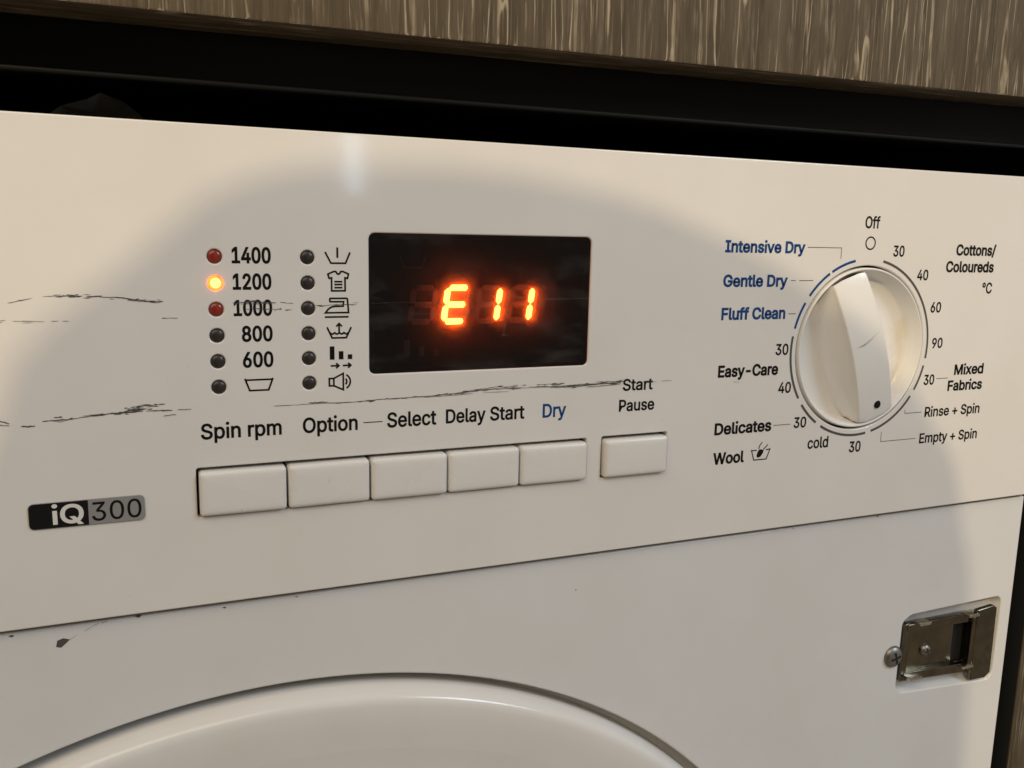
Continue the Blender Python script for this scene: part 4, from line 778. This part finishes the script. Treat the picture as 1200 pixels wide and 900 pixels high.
# chip and nicks in the enamel below the seam
pr = Print(FY - 0.06)
pr.poly([[(-99.7, -78.6), (-99.2, -76.4), (-97.4, -75.8), (-95.3, -76.6), (-98.2, -79.1)]])
for x, z, s in [(-112.5, -72.6, .9), (-45.5, -72.8, .7), (-74, -71.6, 1.2), (-20, -72.4, .5), (96, -86.4, .55), (262, -71.8, .8), (210, -72, .5)]:
    link('enamel_chip', pr.mesh('enamel_chip'), M['scuff'], front); pr = Print(FY - 0.06)
    pr.poly([[(x - s, z + .1 * s), (x - .2 * s, z + .45 * s), (x + s, z + .25 * s), (x + .3 * s, z - .5 * s)]])
link('enamel_chip', pr.mesh('enamel_chip'), M['scuff'], front)
scuff([([(-91, -74.4), (-86, -71.9)], .3, .0), ([(-96, -77), (-92, -74.6)], .18, .3), ([(-85.5, -72.3), (-83.6, -71.8)], .3, .0)], FY - 0.07, front, 'scuff_mark', 'scuff_pale')

# --- latch striker in its recess
PY = FY + 0.9 + 4.6
latch = link('latch_plate', plate('latch_plate', [(290.5, -163.5), (343, -168.0), (343, -136.5), (290.5, -134.5)], [rounded(rect(327.5, -162.5, 336.5, -139.5), 0.8, 2)], PY - 2.2, 1.6, 0.3, 2), M['chrome'], wm)
def bar(name, pts, y, th, bev=0.35, m='chrome'): return link(name, plate(name, rounded(pts, 0.8, 3), [], y, th, bev, 3), M[m], latch)
bar('latch_wall', [(289.2, -165.5), (293.0, -165.2), (293.0, -133.2), (289.2, -133.6)], PY - 4.6, 4.0)
bar('latch_wall', [(291.0, -137.6), (338.0, -139.3), (338.0, -134.2), (291.0, -133.9)], PY - 5.0, 4.4)
bar('latch_wall', [(291.0, -165.1), (338.0, -168.2), (338.0, -163.0), (291.0, -160.6)], PY - 5.0, 4.4)
bar('latch_hook', [(338.4, -172.6), (349.5, -173.2), (353.6, -170.5), (353.2, -132.6), (350.2, -130.9), (338.4, -132.0)], PY - 7.2, 3.0, 1.0)
bar('latch_hook', [(336.2, -166.6), (339.6, -167.0), (339.6, -136.0), (336.2, -136.2)], PY - 6.6, 6.0, 0.5)
for x0, x1, z in [(296.5, 304.0, -132.7), (331.8, 339.2, -133.6), (292.6, 301.5, -162.6), (331.5, 338.8, -162.9)]:
    link('latch_glint', box('latch_glint', x0, x1, PY - 8.0, PY - 2.0, z - 1.6, z, 0.35, 2), M['bright'], latch)  # bright pieces stand in for glints on the latch's upper edges
link('slot_backing', box('slot_backing', 326, 338, PY - 0.5, PY - 0.1, -165, -137), M['dark'], latch)
def screw_mesh():
    return lathe('screw', [(3.6, 0.2), (3.55, -0.5), (3.2, -1.4), (2.4, -2.2), (1.3, -2.6), (0, -2.7)], 32)
sc_me = screw_mesh()
cross = Print(-2.74)
cross.ribbon([(-1.9, -.5), (1.9, .5)], .75); cross.ribbon([(.5, -1.9), (-.5, 1.9)], .75)
cr_me = cross.mesh('screw_recess'); cr_me.materials.append(M['dark'])
for x, y, z, s in [(281.4, FY - 0.15, -149.2, 1.62), (307.6, PY - 2.3, -151.6, 0.95)]:
    s_ = link('screw', sc_me, M['screw'], wm, (x, y, z), Matrix.Diagonal((s, 0.55 + s * .25, s, 1)))
    link('screw_recess', cr_me, None, s_, (x, y, z), Matrix.Diagonal((s, 0.55 + s * .25, s, 1)))

# ------------------------------------------------------------------ photographer behind the camera (casts the shadow on the panel)
def skin(name, joints, bones, root, sub=2):
    me = bpy.data.meshes.new(name)
    ids = {k: i for i, k in enumerate(joints)}
    me.from_pydata([joints[k][0] for k in joints], [(ids[a], ids[b_]) for a, b_ in bones], [])
    o = bpy.data.objects.new(name, me); col.objects.link(o)
    o.modifiers.new('skin', 'SKIN')
    sd_ = o.modifiers.new('sub', 'SUBSURF'); sd_.levels = sub; sd_.render_levels = sub
    for k, i in ids.items():
        r = joints[k][1]
        me.skin_vertices[0].data[i].radius = r if isinstance(r, tuple) else (r, r)
        me.skin_vertices[0].data[i].use_root = (k == root)
    dg = bpy.context.evaluated_depsgraph_get()
    out = bpy.data.meshes.new_from_object(o.evaluated_get(dg))
    bpy.data.objects.remove(o)
    for p in out.polygons: p.use_smooth = True
    return out

hx, hy, hz = HEAD
fz = FLOOR * U
J = {'pelvis': ((hx - .02, -.86, fz + .50), (.16, .12)), 'waist': ((hx - .01, -.82, fz + .66), (.135, .10)), 'chest': ((hx, -.74, fz + .86), (.165, .115)),
     'upper': ((hx, -.68, fz + .98), (.13, .09)), 'neck': ((hx, -.625, fz + 1.045), .058), 'skull': ((hx, hy, hz - .06), .062), 'crown': ((hx, hy + .012, hz + .035), .070)}
B = [('pelvis', 'waist'), ('waist', 'chest'), ('chest', 'upper'), ('upper', 'neck'), ('neck', 'skull'), ('skull', 'crown')]
for sgn, s in ((-1, 'l'), (1, 'r')):
    J['sh' + s] = ((hx + sgn * .175, -.68, fz + .96), .062)
    J['hip' + s] = ((hx + sgn * .10, -.85, fz + .45), .095)
    J['knee' + s] = ((hx + sgn * .13, -.69, fz + .075), .062)
    J['ankle' + s] = ((hx + sgn * .12, -1.12, fz + .06), .042)
    J['toe' + s] = ((hx + sgn * .12, -1.27, fz + .045), .036)
    B += [('upper', 'sh' + s), ('pelvis', 'hip' + s), ('hip' + s, 'knee' + s), ('knee' + s, 'ankle' + s), ('ankle' + s, 'toe' + s)]
HD = Vector((0, .39, -.92)).normalized()                            # hands lie along the thighs
WR = {}
for sgn, s in ((-1, 'l'), (1, 'r')):
    WR[s] = Vector((hx + sgn * .125, -.705, fz + .37))
    J['el' + s] = ((hx + sgn * .235, -.80, fz + .62), .044); J['wr' + s] = (tuple(WR[s]), .028); J['pa' + s] = (tuple(WR[s] + HD * .07), .032)
for s in 'lr': B += [('sh' + s, 'el' + s), ('el' + s, 'wr' + s), ('wr' + s, 'pa' + s)]
person = empty('person', (hx / U, -0.86 / U, FLOOR))
tag(person, 'person kneeling behind the camera whose soft shadow falls on the panel', 'person')
cloth = mat('dark_clothing', (0.05, 0.05, 0.06), 0.9)
sk = mat('skin', (0.45, 0.27, 0.19), 0.5)
bme = skin('body', J, B, 'pelvis')
bme.materials.append(cloth); bme.materials.append(sk)
hands = [WR[s] + HD * .06 for s in 'rl']
for p in bme.polygons:
    c = p.center
    if c.z > fz + 1.065 or min((c - h).length for h in hands) < .085: p.material_index = 1
pb = bpy.data.objects.new('body', bme); col.objects.link(pb); setp(pb, person, Matrix.Identity(4))
# relaxed fingers, rooted inside the palms
for sgn, s in ((-1, 'l'), (1, 'r')):
    for q in range(5):
        if q == 4:
            a = WR[s] + HD * .030 - Vector((sgn * .012, 0, 0)); b_ = WR[s] + HD * .065 + Vector((-sgn * .042, .010, 0)); c = WR[s] + HD * .095 + Vector((-sgn * .052, .008, 0))
        else:
            o_ = Vector((-sgn * (.027 - .018 * q), 0, 0)); ln = (.066, .076, .070, .054)[q]
            a = WR[s] + HD * .060 + o_ * .8; b_ = WR[s] + HD * (.085 + ln * .5) + o_ * 1.05 + Vector((0, .010, .004)); c = WR[s] + HD * (.085 + ln) + o_ * 1.1 + Vector((0, -.004, 0))
        fm = skin('finger', {'a': (tuple(a), .011), 'b': (tuple(b_), .009), 'c': (tuple(c), .0075)}, [('a', 'b'), ('b', 'c')], 'a', 2)
        fm.materials.append(sk)
        fo = bpy.data.objects.new('finger', fm); col.objects.link(fo); setp(fo, person, Matrix.Identity(4))
# face: brow, nose, eyes, mouth and ears on the head, hair shaped to give the cast shadow its outline
def blob(name, c, r, m, n=20):
    bm = bmesh.new(); bmesh.ops.create_uvsphere(bm, u_segments=n, v_segments=n // 2, radius=1)
    for v in bm.verts: v.co = Vector((v.co.x * r[0] + c[0], v.co.y * r[1] + c[1], v.co.z * r[2] + c[2]))
    me = bpy.data.meshes.new(name); bm.to_mesh(me); bm.free()
    for p in me.polygons: p.use_smooth = True
    me.materials.append(m)
    o = bpy.data.objects.new(name, me); col.objects.link(o); setp(o, person, Matrix.Identity(4)); return o
blob('nose', (hx, hy + .088, hz - .035), (.012, .018, .020), sk)
for s in (-1, 1):
    blob('eye', (hx + s * .030, hy + .070, hz - .008), (.012, .010, .008), mat('eye_white', (.7, .7, .68), .2))
    blob('ear', (hx + s * .074, hy - .005, hz - .03), (.010, .022, .032), sk)
blob('mouth', (hx, hy + .070, hz - .078), (.024, .010, .007), mat('lips', (.35, .13, .11), .5))
hv, hf = [], []
SHADOW_OUTLINE = [(.0865, .002, .002), (.085, .011, .017), (.082, .020, .037), (.078, .029, .055), (.072, .038, .073), (.064, .048, .092), (.054, .058, .109), (.044, .067, .119), (.032, .075, .125),
        (.012, .082, .130), (-.008, .085, .133), (-.04, .088, .135), (-.08, .090, .136), (-.12, .090, .134), (-.16, .088, .128), (-.19, .084, .120)]      # unseen, fitted to the cast shadow's outline: height, left and right reach
HN, HM = 40, 15
rh = random.Random(2)
for j in range(HM + 1):
    zz, rl, rr = SHADOW_OUTLINE[j]
    for i in range(HN):
        a = 2 * math.pi * i / HN
        wob_ = 1 + (.022 * math.sin(5 * a + .9 * j) + .016 * math.sin(1.7 * j + 2 * a) if j > 2 else 0)
        face = 1 - 0.35 * max(0, math.sin(a)) ** 2 if zz < .03 else 1
        hv.append((hx + (rr if math.cos(a) > 0 else rl) * math.cos(a) * wob_, hy - .012 + rl * 1.08 * math.sin(a) * wob_ * face, hz + zz))
for j in range(HM):
    for i in range(HN): hf.append((j * HN + i, j * HN + (i + 1) % HN, (j + 1) * HN + (i + 1) % HN, (j + 1) * HN + i))
hm = bpy.data.meshes.new('shadow_hair'); hm.from_pydata(hv, [], hf)
for p in hm.polygons: p.use_smooth = True
hm.materials.append(mat('brown_hair', (.05, .03, .02), .6))
ho = bpy.data.objects.new('shadow_hair', hm); col.objects.link(ho); setp(ho, person, Matrix.Identity(4))
